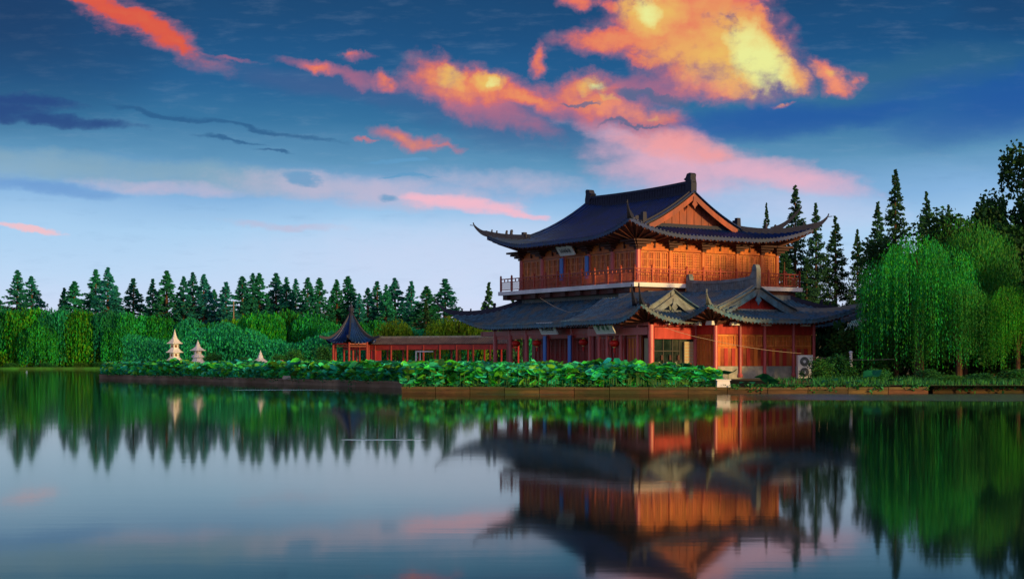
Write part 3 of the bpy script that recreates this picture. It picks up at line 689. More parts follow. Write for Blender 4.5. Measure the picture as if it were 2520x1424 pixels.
for p0, p1 in ((-.6, 2.1), (2.3, 4.5), (4.7, 7.5), (7.7, 10.1), (10.3, 12.2)):
    b = MB()
    for k in range(4):
        a0 = p0 + (p1 - p0) * k / 4 + .02; a1 = p0 + (p1 - p0) * (k + 1) / 4 - .02
        lattice(b, 'W', 0, a0, a1, 1.7, 3.3, .0, 4, 8, t=.03); lattice(b, 'W', 0, a0, a1, .9, 1.66, .0, 1, 1)
    b.build('door_leaf', RED, hall)
for i, p in enumerate([14.35, 10.2, 7.6, 4.6, 2.2]): bracket(hall, 'W', -2.05, p, 3.9, 4.22, .7, BRK, .9)
for p in (10.8, 12.8, 14.8):
    b = MB(); b.box(-2.0, -1.9, p - .85, p + .85, 1.25, 1.33); b.box(-1.98, -1.92, p - .85, p + .85, .95, 1.0)
    b.build('porch_bench_rail', REDD, hall)

# ================================================================== FRONT WING (small gable)
wing = thing('front_wing', 'low front wing with small weathered gable between the long porch and the side hall', 'building', (-2.5, -4, .75), frame=True)
wr = Roof(-5.7, .9, -8.0, .5, 4.18, 1.55, 1.45, 3.2, .95, .35, gi=1.75, ov=.5, sp=.28, back=False)
w_ = wr.surface(TILE_L, wing, 'wing_roof'); wr.eave(SOFF, w_, 1.5, 4.12); wr.hips(RIDGE, w_, horn=.9, rise=.85, which=(0,), ht=.24, wd=.24, figs=False)
wr.gable(RIDGE_L, RIDGE_L, RIDGE_L, w_, ends='S', figs=False, base=.2, vr=.20); b = MB(); b.sweep([(-2.4, -6.7, 5.7), (-2.4, -1.3, 5.7)], .28, .3); b.build('wing_ridge', RIDGE_L, w_)
b = MB(); b.box(-3.2, .6, -6.2, -.8, .7, 4.1); b.build('inner_wall', REDD, wing)
b = MB(); b.box(-4.7, -.6, -7.5, -.5, .30, .86); b.build('plinth', STONE, wing)
wc = [-.7, -1.7, -2.6, -4.0, -5.7, -7.0]
for p in wc: column(wing, -4.3, p, .86, 3.9, .10 if p > -6.5 else .19, COLM)
column(wing, -.95, -7.0, .86, 3.9, .12, COLM)
b = MB(); b.box(-4.42, -4.18, -6.8, -.6, 3.3, 3.75); b.box(-4.36, -4.24, -6.8, -.6, 3.85, 4.05); b.build('wing_beam', COLM, wing)  # rose where the lit front beam is red: shade put into the colour
b = MB(); b.box(-4.1, -.9, -7.10, -6.9, 3.05, 3.75); b.box(-4.1, -.9, -7.06, -6.94, 3.8, 4.05); b.build('wing_beam', RED, wing)
for i, (p0, p1, m_, nm) in enumerate(((-2.5, -.8, REDD, 'door_leaf'), (-3.9, -2.7, RED, 'door_leaf'), (-5.6, -4.1, WOOD, 'display_window'))):
    b = MB(); b.box(-3.9, -3.85, p0, p1, .9, 3.3); o_ = b.build(nm, m_, wing)
    b = MB(); lattice(b, 'W', -3.9, p0 + .05, p1 - .05, 1.0, 3.2, .002, 4, 3); b.build('door_frame', COLM, o_)
b = MB(); b.box(-4.0, -3.94, -6.65, -5.95, .95, 3.1); o_ = b.build('bamboo_blind', SHUT, wing)
b = MB(); b.box(-4.25, -1.0, -6.8, -6.75, .95, 3.05); o_ = b.build('shop_window', GLASSD, wing)
b = MB()
for x in (-4.0, -3.3, -2.6, -2.05): b.box(x, x + .06, -6.86, -6.8, .95, 3.05)
b.box(-3.94, -2.05, -6.85, -6.8, 2.3, 2.36); b.build('window_frame', DARK, o_)
rnd = random.Random(4)
for i in range(9):
    x = -3.9 + i * .21; z = .95 + (i % 3) * .42; b = MB(); b.box(x, x + .16, -6.92, -6.85, z, z + .30, top=.02)
    b.build('shelf_ware', (GRED, STONE, BRK)[i % 3], o_)
b = MB(); b.box(-1.75, -1.05, -6.98, -6.88, 1.15, 2.9); o_ = b.build('bamboo_blind', SHUT, wing)
b = MB()
for j in range(9): z = 1.2 + j * .19; b.box(-1.75, -1.05, -7.0, -6.98, z, z + .02)
b.build('blind_slats', WOOD, o_)
for q in (-3.4, -2.5, -1.9, -1.5): 
    b = MB(); b.tube([(q, -7.6, 3.95), (q, -7.3, 3.95)], .07, 8); b.build('beam_end', SIGNW, wing)
railing(wing, [(-1.6, -7.35), (-.95, -7.35)], .86, RED, h=.5)

# ================================================================== SIDE HALL (big front gable)
side = thing('side_hall', 'single-storey side hall with blue-grey roof, red gable and stone wall base', 'hall', (3.1, -6, .75), frame=True)
ar = Roof(-2.5, 8.7, -10.2, 1.6, 4.22, 2.0, 1.55, 4.2, .85, .4, gi=2.75, ov=.6, sp=.28, back=False)
a_ = ar.surface(TILE_L, side, 'side_roof', ribr=.08); ar.eave(SOFF, a_, 1.5, 4.15); ar.hips(RIDGE_L, a_, horn=.9, rise=.55, ht=.24, wd=.26, figs=False)
# ridge with tall parapet, stopping in front of the balcony
b = MB(); xc = 3.1; pts = [(xc, -8.0 + 6.6 * j / 12, 6.12 + .18 * (2 * j / 12 - 1) ** 2) for j in range(13)]
b.sweep(pts, .30, .62); rg = b.build('main_ridge', RIDGE_L, a_)
b = MB(); b.sweep([(p[0], p[1], p[2] + .62) for p in pts], .40, .09)
for j in range(36): y = -7.9 + 6.4 * j / 36; b.box(xc - .17, xc + .17, y - .025, y + .025, 6.2, 6.78)
b.build('ridge_capping', RIDGE_L, rg)
for y_, sgn, k in ((-8.15, 1, .80), (-1.30, -1, .62)):
    b = MB(); b.extrude([(a * k, c * k) for a, c in [(0, -.2), (-.02, .8), (.0, 1.3), (.12, 1.6), (.36, 1.66), (.5, 1.45), (.55, 1.1), (.8, .8), (1.2, .68), (1.2, -.2)]], lambda a, c, w, y_=y_, sgn=sgn: (xc + w, y_ + sgn * a, 6.35 + c), .34); b.build('ridge_ornament', RIDGE_L, rg)
ar.gable(RED, TILE_L, RIDGE_L, a_, ends='S', figs=False, base=.25, vr=.26)
AW0, AW1, AP = -.87, 7.05, -8.7
b = MB(); b.box(AW0 + .05, AW1 - .05, AP + .05, -1, .7, 4.15); b.build('side_wall', WOOD, side)
b = MB(); b.box(AW0 - .02, AW1 + .05, AP - .04, -1, .45, 1.42); b.build('stone_base', STONE, side)
b = MB(); b.box(AW0, AW1, AP - .06, AP + .05, 3.35, 3.95); b.box(AW0 - .06, AW0 + .05, AP + .06, -7, 3.35, 3.95); b.build('lintel_board', RED, side)
sc_ = [AW0, 1.05, 3.0, 4.8, AW1]
for i, q in enumerate(sc_):
    if i == 3: q = 5.35
    column(side, q, AP - .12, .80, 4.1, .14 if i == 0 else .10, COLM)
rnd = random.Random(8)
nb = 26
for j in range(nb):
    q0 = AW0 + .15 + (AW1 - AW0 - .3) * j / nb; q1 = AW0 + .15 + (AW1 - AW0 - .3) * (j + 1) / nb
    b = MB(); b.box(q0 + .01, q1 - .01, AP - (.02 if j % 2 else .05), AP + .04, 1.43, 2.50)
    b.build('wall_board', (RED, PANE, REDD, WOOD)[(j % 2) + (0 if j > 7 else 0) if j % 5 else 3], side)
b = MB()
for j in range(5):
    q0 = AW0 + .2 + 1.55 * j; lattice(b, 'S', AP + .05, q0, q0 + 1.4, 2.62, 3.3, .0, 6, 2, t=.04)
b.build('transom_lattice', LATT, side)
b = MB(); lattice(b, 'W', AW0 + .05, AP + .3, -7.1, 1.5, 3.3, .0, 4, 4); b.build('side_window', LATT, side)
for q, p in ((.2, -9.3), (2.7, -9.3), (5.9, -9.3)):
    b = MB(); b.box(q - .32, q + .32, p - .12, p + .12, 3.86, 4.10, top=.04); b.build('beam_end', SIGNW, side)
for q, p in ((-1.6, -9.2), (-1.5, -7.9)):
    b = MB(); b.box(q - .12, q + .12, p - .3, p + .3, 3.86, 4.10, top=.04); b.build('beam_end', SIGNW, side)
bracket(side, 'S', AP - .1, AW0, 3.85, 4.15, .8, SOFF, .6)

plaque('pale name board with four dark characters under the top roof', -.75, 6.9, 9.0, 1.75, .70, 0, .60, 4, INK, 11)
plaque('white name board with four dark characters above the blue couplets of the porch', -2.75, 6.1, 3.58, 1.9, .85, 0, .55, 4, INK, 21)
plaque('white name board with green lettering above the wing doors', -4.95, -3.4, 3.45, 1.9, .80, 0, .55, 3, INKG, 31)

# red lanterns
def lantern(label, q, p, z):
    root = thing('red_lantern', label, 'lantern', (q, p, z - .3), frame=True, group='round red lanterns under the porch')
    b = MB(); prof = [(.10, -.20), (.22, -.15), (.30, -.05), (.32, .02), (.30, .09), (.22, .18), (.10, .22)]; b.lathe((q, p, z), prof, 14); b.build('lantern_body', LRED, root, smooth=True)
    b = MB(); b.tube([(q, p, z + .22), (q, p, z + .28)], .10, 10); b.tube([(q, p, z - .26), (q, p, z - .20)], .10, 10); b.tube([(q, p, z + .28), (q, p, z + .62)], .012, 5); b.build('cap', GOLD, root)
    b = MB(); b.tube([(q, p, z - .26), (q, p, z - .55)], [.05, .07], 8); b.build('tassel', LRED, root)
lantern('red lantern farthest left, in the open end of the porch', -2.0, 11.6, 2.96)
lantern('red lantern just left of the left blue couplet', -2.0, 8.9, 2.96)
lantern('red lantern just right of the right blue couplet', -2.0, 3.3, 2.96)
lantern('red lantern hanging at the wing doors under the green-lettered board', -4.3, -3.3, 2.80)

# ================================================================== GALLERY, HEXAGONAL PAVILION
def gallery():
    d0, d1 = 188.0, 178.0
    x0, x1 = gx(862, d0), gx(1262, d1)
    root = thing('covered_gallery', 'long low covered walkway with grey roof and red columns between pavilion and hall', 'walkway', (x0, d0, .8), math.atan2(d1 - d0, x1 - x0))
    L = math.hypot(x1 - x0, d1 - d0)
    b = MB(); n = 70; kz = 3.0
    secs = [(-1.7, 3.02 - .0), (-1.0, 3.30), (0, 3.80), (1.0, 3.30), (1.7, 3.02)]
    z0 = 0.35
    b.add([(x, y, z + z0 - .35) for x in (0, L) for y, z in secs], [(i, i + 1, 6 + i, 5 + i) for i in range(4)])
    for j in range(n + 1):
        x = L * j / n
        for (ya, za), (yb, zb) in zip(secs[:-1], secs[1:]): b.bar((x, ya, za + .03), (x, yb, zb + .03), .12, .09)
    b.build('gallery_roof', mat('gallery_tile', (0.10, 0.085, 0.095), 0.6, 0.4, 1.5, (0.14, 0.12, 0.11)), root)
    b = MB(); b.sweep([(0, 0, 3.8), (L, 0, 3.8)], .25, .2); b.build('gallery_ridge', RIDGE_L, root)
    b = MB(); b.box(0, L, -1.45, -1.35, 2.35, 3.0); b.box(0, L, 1.35, 1.45, 2.5, 3.0); b.build('gallery_beam', GRED, root)
    b = MB(); b.box(0, L, -1.7, 1.7, -.6, .05); b.build('gallery_floor', STONE, root)
    b = MB(); b.box(0, L, -1.42, -1.36, .45, .6); b.box(0, L, -1.42, -1.36, .05, .12); b.build('bench_rail', REDD, root)
    k = 11
    for j in range(k):
        x = L * j / (k - 1)
        for y in (-1.4, 1.4):
            b = MB(); b.tube([(x, y, .05), (x, y, 2.9)], .12, 8); b.build('column', GRED if y < 0 else REDD, root)
    for x in (L * .25, L * .27): 
        pass
    b = MB(); b.box(L * .17, L * .235, -1.36, -1.30, .1, 2.3); b.build('red_panel', RED, root)
gallery()
def hexpav():
    d = 184.0; c = at(864, 892, d)
    root = thing('hexagonal_pavilion', 'small hexagonal garden pavilion with pointed dark roof at the left end of the walkway', 'pavilion', (c.x, d, .8))
    n = 6; b = MB(); seg = 9; R = 3.0
    prof = [(3.1 * (1 - t) + .22 * t, 3.15 + 3.4 * t ** 1.55) for t in [j / seg for j in range(seg + 1)]]
    for k in range(n):
        a0 = math.pi / 6 + k * math.pi / 3; a1 = a0 + math.pi / 3; m = 7
        for q in range(m):
            for j in range(seg):
                vs = []
                for jj, qq in ((j, q), (j, q + 1), (j + 1, q + 1), (j + 1, q)):
                    r, z = prof[jj]; t = qq / m; p = Vector((math.cos(a0), math.sin(a0))) * (1 - t) + Vector((math.cos(a1), math.sin(a1))) * t
                    cc = abs(2 * t - 1) ** 3 * (1 - jj / seg) ** 2; vs.append((p.x * r * (1 + .10 * cc), p.y * r * (1 + .10 * cc), z + .55 * cc))
                b.add(vs, [(0, 1, 2, 3)])
            if q:
                pts = []
                for jj in range(seg + 1):
                    r, z = prof[jj]; t = q / m; p = Vector((math.cos(a0), math.sin(a0))) * (1 - t) + Vector((math.cos(a1), math.sin(a1))) * t
                    cc = abs(2 * t - 1) ** 3 * (1 - jj / seg) ** 2; pts.append((p.x * r, p.y * r, z + .55 * cc + .03))
                b.sweep(pts, .12, .07)
    r_ = b.build('pavilion_roof', TILE, root)
    for k in range(n):
        a0 = math.pi / 6 + k * math.pi / 3; b = MB(); pts = []
        for j in range(seg, -1, -1):
            r, z = prof[j]; cc = (1 - j / seg) ** 2; pts.append((math.cos(a0) * r * (1 + .10 * cc), math.sin(a0) * r * (1 + .10 * cc), z + .55 * cc))
        for t in (.3, .6, 1.0): pts.append((math.cos(a0) * (3.4 + .7 * t), math.sin(a0) * (3.4 + .7 * t), 3.7 + .18 * t))
        b.sweep(pts, .2, .2); b.build('hip_ridge', RIDGE, r_)
    b = MB(); b.lathe((0, 0, 6.5), [(.26, -.2), (.34, .1), (.2, .25), (.32, .5), (.36, .75), (.2, 1.0), (.06, 1.25), (.03, 1.6)], 10); b.build('finial', RIDGE, r_)
    for k in range(n):
        a0 = math.pi / 6 + k * math.pi / 3; x, y = 2.3 * math.cos(a0), 2.3 * math.sin(a0); column(root, x, y, 0, 3.3, .14, GRED)
    for k in range(n):
        a0 = math.pi / 6 + k * math.pi / 3; a1 = a0 + math.pi / 3
        for z, w, nm in ((3.05, .2, 'lintel'), (2.75, .08, 'lower_rail'), (.5, .08, 'bench')):
            if nm == 'bench' and k == 4: continue
            b = MB(); b.bar((2.3 * math.cos(a0), 2.3 * math.sin(a0), z), (2.3 * math.cos(a1), 2.3 * math.sin(a1), z), .3 if nm == 'bench' else .1, w); b.build(nm, GRED, root)
    b = MB(); b.lathe((0, 0, -.6), [(3.0, 0), (3.0, .62)], 6); b.build('plinth', STONE, root)
hexpav()

# ================================================================== STONE LANTERN TOWERS
def stone_tower(label, px, d, ztip, k, tiers):
    """a little stone pagoda standing in the lake; ztip = tip height above water"""
    x = gx(px, d); root = thing('stone_pagoda', label, 'stone pagoda', (x, d, WZ - .3), group='small stone pagodas standing in the lake')
    T_ = 5.4 if tiers[0] == 'big' else 4.08; u = tiers[-1]; z0 = ztip - WZ + .3 - T_ * u
    def shift(o, c=None): o.data.transform(Matrix.Translation((0, 0, z0)) @ Matrix.Diagonal((1.18, 1.18, 1, 1)))
    def eave(z0, r0, r1, h, name):
        b = MB(); b.lathe((0, 0, z0 * u), [(r1 * .8 * u, -.05 * u), (r0 * u, 0), (r0 * .98 * u, .07 * u), ((r0 * .55 + r1 * .45) * u, h * .38 * u), (r1 * u, h * u)], 6); return b.build(name, LANT, root)
    if tiers[0] == 'big':
        b = MB(); b.lathe((0, 0, 0), [(1.0 * u, -z0), (1.0 * u, .9 * u)], 6); b.build('base', LANT, root)
        eave(.90, 1.15, .66, .50, 'lower_roof')
        for zz, r, nm in ((1.36, .60, 'lower_body'), (2.62, .52, 'upper_body')):
            b = MB(); b.lathe((0, 0, zz * u), [(r * u, 0), (r * u, .75 * u)], 6); o = b.build(nm, LANT, root)
            for k_ in range(6):
                a = math.pi / 3 * k_; cx, cy = math.cos(a) * r * .87 * u, math.sin(a) * r * .87 * u; t = Vector((-math.sin(a), math.cos(a), 0)); nn = Vector((math.cos(a), math.sin(a), 0))
                c = Vector((cx, cy, (zz + .38) * u)); w, h = .13 * u, .18 * u; b = MB()
                for s in (-1, 1) :
                    cc = c + t * (s * .0) + nn * .012
                b.add([tuple(cc - t * w - Vector((0, 0, h))), tuple(cc + t * w - Vector((0, 0, h))), tuple(cc + t * w + Vector((0, 0, h))), tuple(cc - t * w + Vector((0, 0, h)))], [(0, 1, 2, 3)])
                b.build('opening', LANTD, o)
        eave(2.10, 1.10, .56, .55, 'middle_roof'); eave(3.36, 1.0, .38, .70, 'top_roof')
        b = MB(); b.lathe((0, 0, 3.95 * u), [(.40 * u, 0), (.27 * u, .35 * u), (.15 * u, .75 * u), (.16 * u, .85 * u), (.07 * u, 1.1 * u), (.015 * u, 1.45 * u)], 8); b.build('spire', LANT, root)
    else:
        b = MB(); b.lathe((0, 0, 0), [(.95 * u, -z0), (.95 * u, 1.0 * u), (.75 * u, 1.15 * u), (.60 * u, 1.35 * u), (.60 * u, 1.55 * u)], 6); b.build('base', LANT, root)
        b = MB(); b.lathe((0, 0, 1.55 * u), [(.58 * u, 0), (.78 * u, .1 * u), (.72 * u, .35 * u), (.40 * u, .55 * u)], 8); b.build('lotus_seat', LANT, root)
        b = MB(); b.lathe((0, 0, 2.08 * u), [(.42 * u, 0), (.46 * u, .25 * u), (.40 * u, .5 * u)], 10); o = b.build('body', LANT, root)
        for k_ in range(5):
            a = -math.pi / 2 + 2 * math.pi / 5 * k_; b = MB(); c = Vector((math.cos(a) * .45 * u, math.sin(a) * .45 * u, 2.33 * u)); b.lathe(tuple(c), [(.05 * u, -.1 * u), (.09 * u, 0), (.05 * u, .1 * u)], 8); b.build('opening', LANTD, o)
        eave(2.58, 1.02 * tiers[1], .34, .52, 'roof')
        b = MB(); b.lathe((0, 0, 3.08 * u), [(.36 * u, 0), (.24 * u, .2 * u), (.26 * u, .32 * u), (.14 * u, .5 * u), (.16 * u, .6 * u), (.05 * u, .8 * u), (.015 * u, 1.0 * u)], 8); b.build('spire', LANT, root)
    for o in [x for x in bpy.data.objects if x.type == 'MESH' and (x.parent == root or (x.parent and x.parent.parent == root))]: shift(o)
stone_tower('taller three-roofed stone pagoda with four dark openings, farthest left', 430, 176.0, 1.63 + 82 * 176 / F, 1, ('big', .80))
stone_tower('shorter stone pagoda with one roof over a lotus seat, beside the taller one', 487, 160.0, 1.63 + 56 * 160 / F, 1, ('small', 1.0, .74))
stone_tower('stone pagoda of which only the wide roof and spire rise above the lotus', 641, 128.0, 1.63 + 31 * 128 / F, 1, ('small', 1.1, .72))

# ================================================================== GROUND, WATER, CURBS
def struct(b, name, m): o = b.build(name, m); tag(o, kind='structure'); return o
# water
wm = bpy.data.materials.new('lake_water'); wm.use_nodes = True; N = NT(wm.node_tree); N.n.clear()
geo = N.new('ShaderNodeNewGeometry'); P = geo.outputs['Position']
p = N.new('ShaderNodeBsdfGlossy'); p.inputs['Color'].default_value = (0.80, 0.81, 0.76, 1)
dfw = N.new('ShaderNodeBsdfDiffuse'); dfw.inputs['Color'].default_value = (0.006, 0.028, 0.026, 1)
frw = N.new('ShaderNodeFresnel'); frw.inputs['IOR'].default_value = 1.46; mxw = N.new('ShaderNodeMixShader')
spx = N.new('ShaderNodeSeparateXYZ'); N.l.new(P, spx.inputs[0])
# wind-ruffled strips
def strip_mask(x0, x1, y0, y1, soft):
    nx = N.noise(N.vm('MULTIPLY', P, (0.12, 0.5, 0)), 1.0, 3.0)
    yy = N.m('MULTIPLY_ADD', N.m('SUBTRACT', nx, 0.5), (y1 - y0) * 1.2, spx.outputs[1])
    a = N.m('MULTIPLY', N.sstep(spx.outputs[0], x0, x0 + soft), N.sstep(spx.outputs[0], x1, x1 - soft))
    c = N.m('MULTIPLY', N.sstep(yy, y0, y0 + .5), N.sstep(yy, y1, y1 - .5))
    return N.m('MULTIPLY', a, c)
mk = strip_mask(7, 60, 61.0, 74.5, 7.0)
for args in ((-2.5, 3.2, 72.6, 74.0, 1.5), (-3.45, -1.6, 30.1, 30.7, .5), (1.8, 2.2, 19.6, 19.85, .15), (-16, -9, 85, 87, 2)): mk = N.m('MAXIMUM', mk, strip_mask(*args))
rip = N.noise(N.vm('MULTIPLY', P, (0.55, 2.2, 0)), 1.6, 3.0, 0.5)
sw = N.noise(N.vm('MULTIPLY', P, (0.10, 0.35, 0)), 1.0, 3.0, 0.5)
bn = N.new('ShaderNodeBump'); bn.inputs['Strength'].default_value = 1.0
N.put(bn.inputs['Height'], N.m('ADD', N.m('MULTIPLY_ADD', rip, 0.003, N.m('MULTIPLY', sw, 0.008)), N.m('MULTIPLY', mk, N.m('MULTIPLY', N.noise(N.vm('MULTIPLY', P, (2.2, 3.0, 0)), 1.6, 2.0, 0.5), 0.26)))); bn.inputs['Distance'].default_value = 0.11
N.put(p.inputs['Normal'], bn.outputs[0]); N.put(frw.inputs['Normal'], bn.outputs[0])
N.put(p.inputs['Roughness'], N.m('ADD', 0.044, N.m('MULTIPLY', mk, 0.20)))
out = N.new('ShaderNodeOutputMaterial'); N.l.new(frw.outputs[0], mxw.inputs[0]); N.l.new(dfw.outputs[0], mxw.inputs[1]); N.l.new(p.outputs[0], mxw.inputs[2]); N.l.new(mxw.outputs[0], out.inputs[0])
b = MB(); b.quad((-1200, -60, WZ), (1200, -60, WZ), (1200, 2500, WZ), (-1200, 2500, WZ)); struct(b, 'water', wm)
b = MB(); b.quad((-1500, -100, -2.0), (1500, -100, -2.0), (1500, 3000, -2.0), (-1500, 3000, -2.0)); struct(b, 'ground', SOIL)
def slab(b, poly, z0, z1):
    n = len(poly); vs = [(x, y, z0) for x, y in poly] + [(x, y, z1) for x, y in poly]
    b.add(vs, [tuple(range(n, 2 * n))] + [(i, (i + 1) % n, n + (i + 1) % n, n + i) for i in range(n)])
# far bank
far = [(-200, 352), (-70, 350), (-45, 352), (-20, 352), (0, 350), (20, 340), (120, 330), (400, 330), (1200, 2400), (-1200, 2400)]
b = MB(); slab(b, far, -1, .62); struct(b, 'far_bank', GRASS)
# land the halls stand on, and the land behind them to the right
land = [tuple((FR @ Vector((q, p, 0)))[:2]) for q, p in ((-5.4, -8.2), (-1.8, -9.2))] + [(14.0, 82), (30, 80), (70, 79), (300, 79), (400, 329), (60, 325), (16, 205), (gx(1262, 205), 205), (gx(790, 205), 198), (gx(780, 180), 178), (gx(1200, 170), 166)] + [tuple((FR @ Vector((-3.6, 18, 0)))[:2])]
b = MB(); slab(b, land, -1, .66); struct(b, 'terrace', SOIL)
# curbs
PALE_LIFT = mat('pale_shade_lifted_coping', (0.27, 0.20, 0.115), 0.8, 0.5, 0.5, (0.16, 0.10, 0.045))  # pale tip stone, base colour raised all along to offset the shaded face
def curb(label, pts, z1, w, group, cm=None, tm=None):
    root = thing('stone_curb', label, 'curb', (pts[0][0], pts[0][1], WZ - .3), group=group)
    o = Vector((pts[0][0], pts[0][1], WZ - .3))
    for (a, c) in zip(pts[:-1], pts[1:]):
        A = Vector((*a, 0)); C = Vector((*c, 0)); d = (C - A).normalized(); n = Vector((-d.y, d.x, 0))
        if n.y < 0: n = -n
        L = (C - A).length; k = max(1, int(L / 1.7)); b = MB(); bt = MB()
        def pt(t, s, z): q = A + d * t + n * s; return (q.x - o.x, q.y - o.y, z - o.z)
        for i in range(k):
            t0, t1 = L * i / k + .014, L * (i + 1) / k - .014; dz = random.Random(i * 7 + int(L)).uniform(-.02, .02); s0 = random.Random(i * 5).uniform(-.02, .02)
            for bb, sa, sb, za, zb in ((b, s0, w, -1.0, z1 - .12 + dz), (bt, s0 - .06, w + .05, z1 - .118 + dz, z1 + dz)):
                vs = [pt(t, s, z) for z in (za, zb) for t, s in ((t0, sa), (t1, sa), (t1, sb), (t0, sb))]
                bb.add(vs, [(0, 3, 2, 1), (4, 5, 6, 7), (0, 1, 5, 4), (1, 2, 6, 5), (2, 3, 7, 6), (3, 0, 4, 7)])
        b.build('curb_stones', cm or CURB, root); bt.build('coping_stones', tm or CURBT, root)
curb('long mossy stone curb in front of the lotus bed and side hall', [(gx(988, 77), 77), (gx(1500, 75.6), 75.6), (gx(1790, 75.6), 75.6), (gx(2285, 75.8), 75.8)], .43, .5, 'stone curbs of the lotus bed')
curb('receding stone curb at the left tip of the lotus bed', [(gx(244, 149), 149), (gx(470, 128), 128), (gx(720, 108), 108), (gx(995, 92), 92)], .50, .5, 'stone curbs of the lotus bed', PALE_LIFT, PALE_LIFT)
curb('low brown edging of the wooded bank at the far right', [(gx(2290, 78), 77.6), (gx(2900, 77), 77)], .42, .35, 'stone curbs of the lotus bed')
b = MB(); b.quad((14.0, 76.1, .50), (80, 76.1, .50), (80, 82.5, .70), (13.5, 84.5, .70)); struct(b, 'bank', SOIL)
# white block on the curb
q = at(1783, 955, 75.2); b = MB(); b.box(-.33, .33, -.25, .25, 0, .33, top=.03)
blk = thing('white_stone_block', 'small whitish stone block on the curb below the side hall', 'stone block', (q.x, 75.75, .44)); b.build('block', WHITE, blk); b = MB(); b.box(-.36, .36, -.28, .28, .33, .38); b.build('cap', WHITE, blk)
q = at(714, 932, 110); blk = thing('grey_stone_block', 'small grey stone block on the receding curb left of the lotus corner', 'stone block', (q.x, 108.4, .49)); b = MB(); b.box(-.3, .3, -.2, .2, 0, .22, top=.05); b.build('block', STONE, blk)

# ================================================================== AIR CONDITIONER etc.
def aircon():
    d = 92.5; x = gx(1980, d); z0 = 1.63 - 38 * d / F; h = 56 * d / F; w = 37 * d / F
    root = thing('air_conditioner', 'white outdoor air conditioner with two stacked fans at the corner of the side hall', 'air conditioner', (x, d, z0 - .25), math.radians(6))
    b = MB(); b.box(-w / 2, w / 2, -.17, .17, .25, .25 + h); c = b.build('casing', METAL, root)
    b = MB(); b.box(w / 2 - .20, w / 2 - .19, -.175, -.17, .27, .23 + h); b.box(-w / 2 - .004, w / 2 + .004, -.18, .18, .25 + h, .27 + h); b.build('casing_trim', METAL, c)
    for zz in (.25 + h * .26, .25 + h * .73):
        b = MB(); r = h * .195; cx = -.06; n = 24
        vs = [(cx + r * math.cos(2 * math.pi * k / n), -.176, zz + r * math.sin(2 * math.pi * k / n)) for k in range(n)]; b.add(vs, [tuple(range(n))]); f = b.build('fan_opening', DARK, root)
        b = MB()
        for rr in (1.0, .8, .62, .45):
            pts = [(cx + r * rr * math.cos(2 * math.pi * k / n), -.19, zz + r * rr * math.sin(2 * math.pi * k / n)) for k in range(n + 1)]; b.tube(pts, .012, 4)
        for k in range(8): a = math.pi * k / 8; b.bar((cx - r * math.cos(a), -.188, zz - r * math.sin(a)), (cx + r * math.cos(a), -.188, zz + r * math.sin(a)), .012)
        b.build('fan_grille', FAN, f)
        b = MB(); vs = [(cx + r * .33 * math.cos(2 * math.pi * k / n), -.20, zz + r * .33 * math.sin(2 * math.pi * k / n)) for k in range(n)]; b.add(vs, [tuple(range(n))]); b.build('fan_hub', METAL, f)
        b = MB()
        for k in range(3):
            a = 2 * math.pi * k / 3 + .4; b.add([(cx + r * .2 * math.cos(a), -.182, zz + r * .2 * math.sin(a)), (cx + r * .9 * math.cos(a + .1), -.182, zz + r * .9 * math.sin(a + .1)), (cx + r * .9 * math.cos(a + .75), -.178, zz + r * .9 * math.sin(a + .75))], [(0, 1, 2)])
        b.build('fan_blades', FAN, f)
    b = MB(); b.box(-w / 2 + .05, -w / 2 + .15, -.16, .16, 0, .25); b.box(w / 2 - .15, w / 2 - .05, -.16, .16, 0, .25); b.build('feet', DARK, root)
    b = MB(); b.box(-w / 2, w / 2, -.2, .5, -.6, .0); b.build('concrete_base', STONE, root)
aircon()
# white garden wall / house behind
def back_house():
    d = 128.0; x0, x1 = gx(1990, d), gx(2130, d)
    root = thing('garden_house', 'white-walled house with blue-grey roof half hidden behind the bushes and willow', 'house', ((x0 + x1) / 2, d, .66))
    w = (x1 - x0) / 2; b = MB(); b.box(-w, w, 0, 6, 0, 3.6); b.build('wall', PLASTER, root)
    b = MB(); n = 34
    for s in (0, 1):
        ya, yb = ((-.9, 3) if s == 0 else (6.9, 3)); b.quad((-w - .8, ya, 3.5), (w + .8, ya, 3.5), (w + .8, yb, 5.1), (-w - .8, yb, 5.1))
        for j in range(n + 1): x = -w - .8 + (2 * w + 1.6) * j / n; b.bar((x, ya, 3.54), (x, yb, 5.14), .12, .08)
    r = b.build('roof', TILE_L, root); b = MB(); b.sweep([(-w - .8, 3, 5.1), (0, 3, 5.0), (w + .8, 3, 5.1)], .3, .35); b.build('roof_ridge', RIDGE_L, r)
    for px, hh in ((2018, 1.2), (2048, 1.2)):
        b = MB(); cx = gx(px, d) - (x0 + x1) / 2; b.box(cx - .28, cx + .28, -.03, .0, 1.6, 2.7); f = b.build('window', GLASSD, root)
        b = MB(); b.box(cx - .34, cx + .34, -.08, -.03, 1.52, 1.6); b.box(cx - .34, cx + .34, -.08, -.03, 2.7, 2.78); b.box(cx - .02, cx + .02, -.05, -.03, 1.6, 2.7); b.build('window_frame', DARK, f)
back_house()
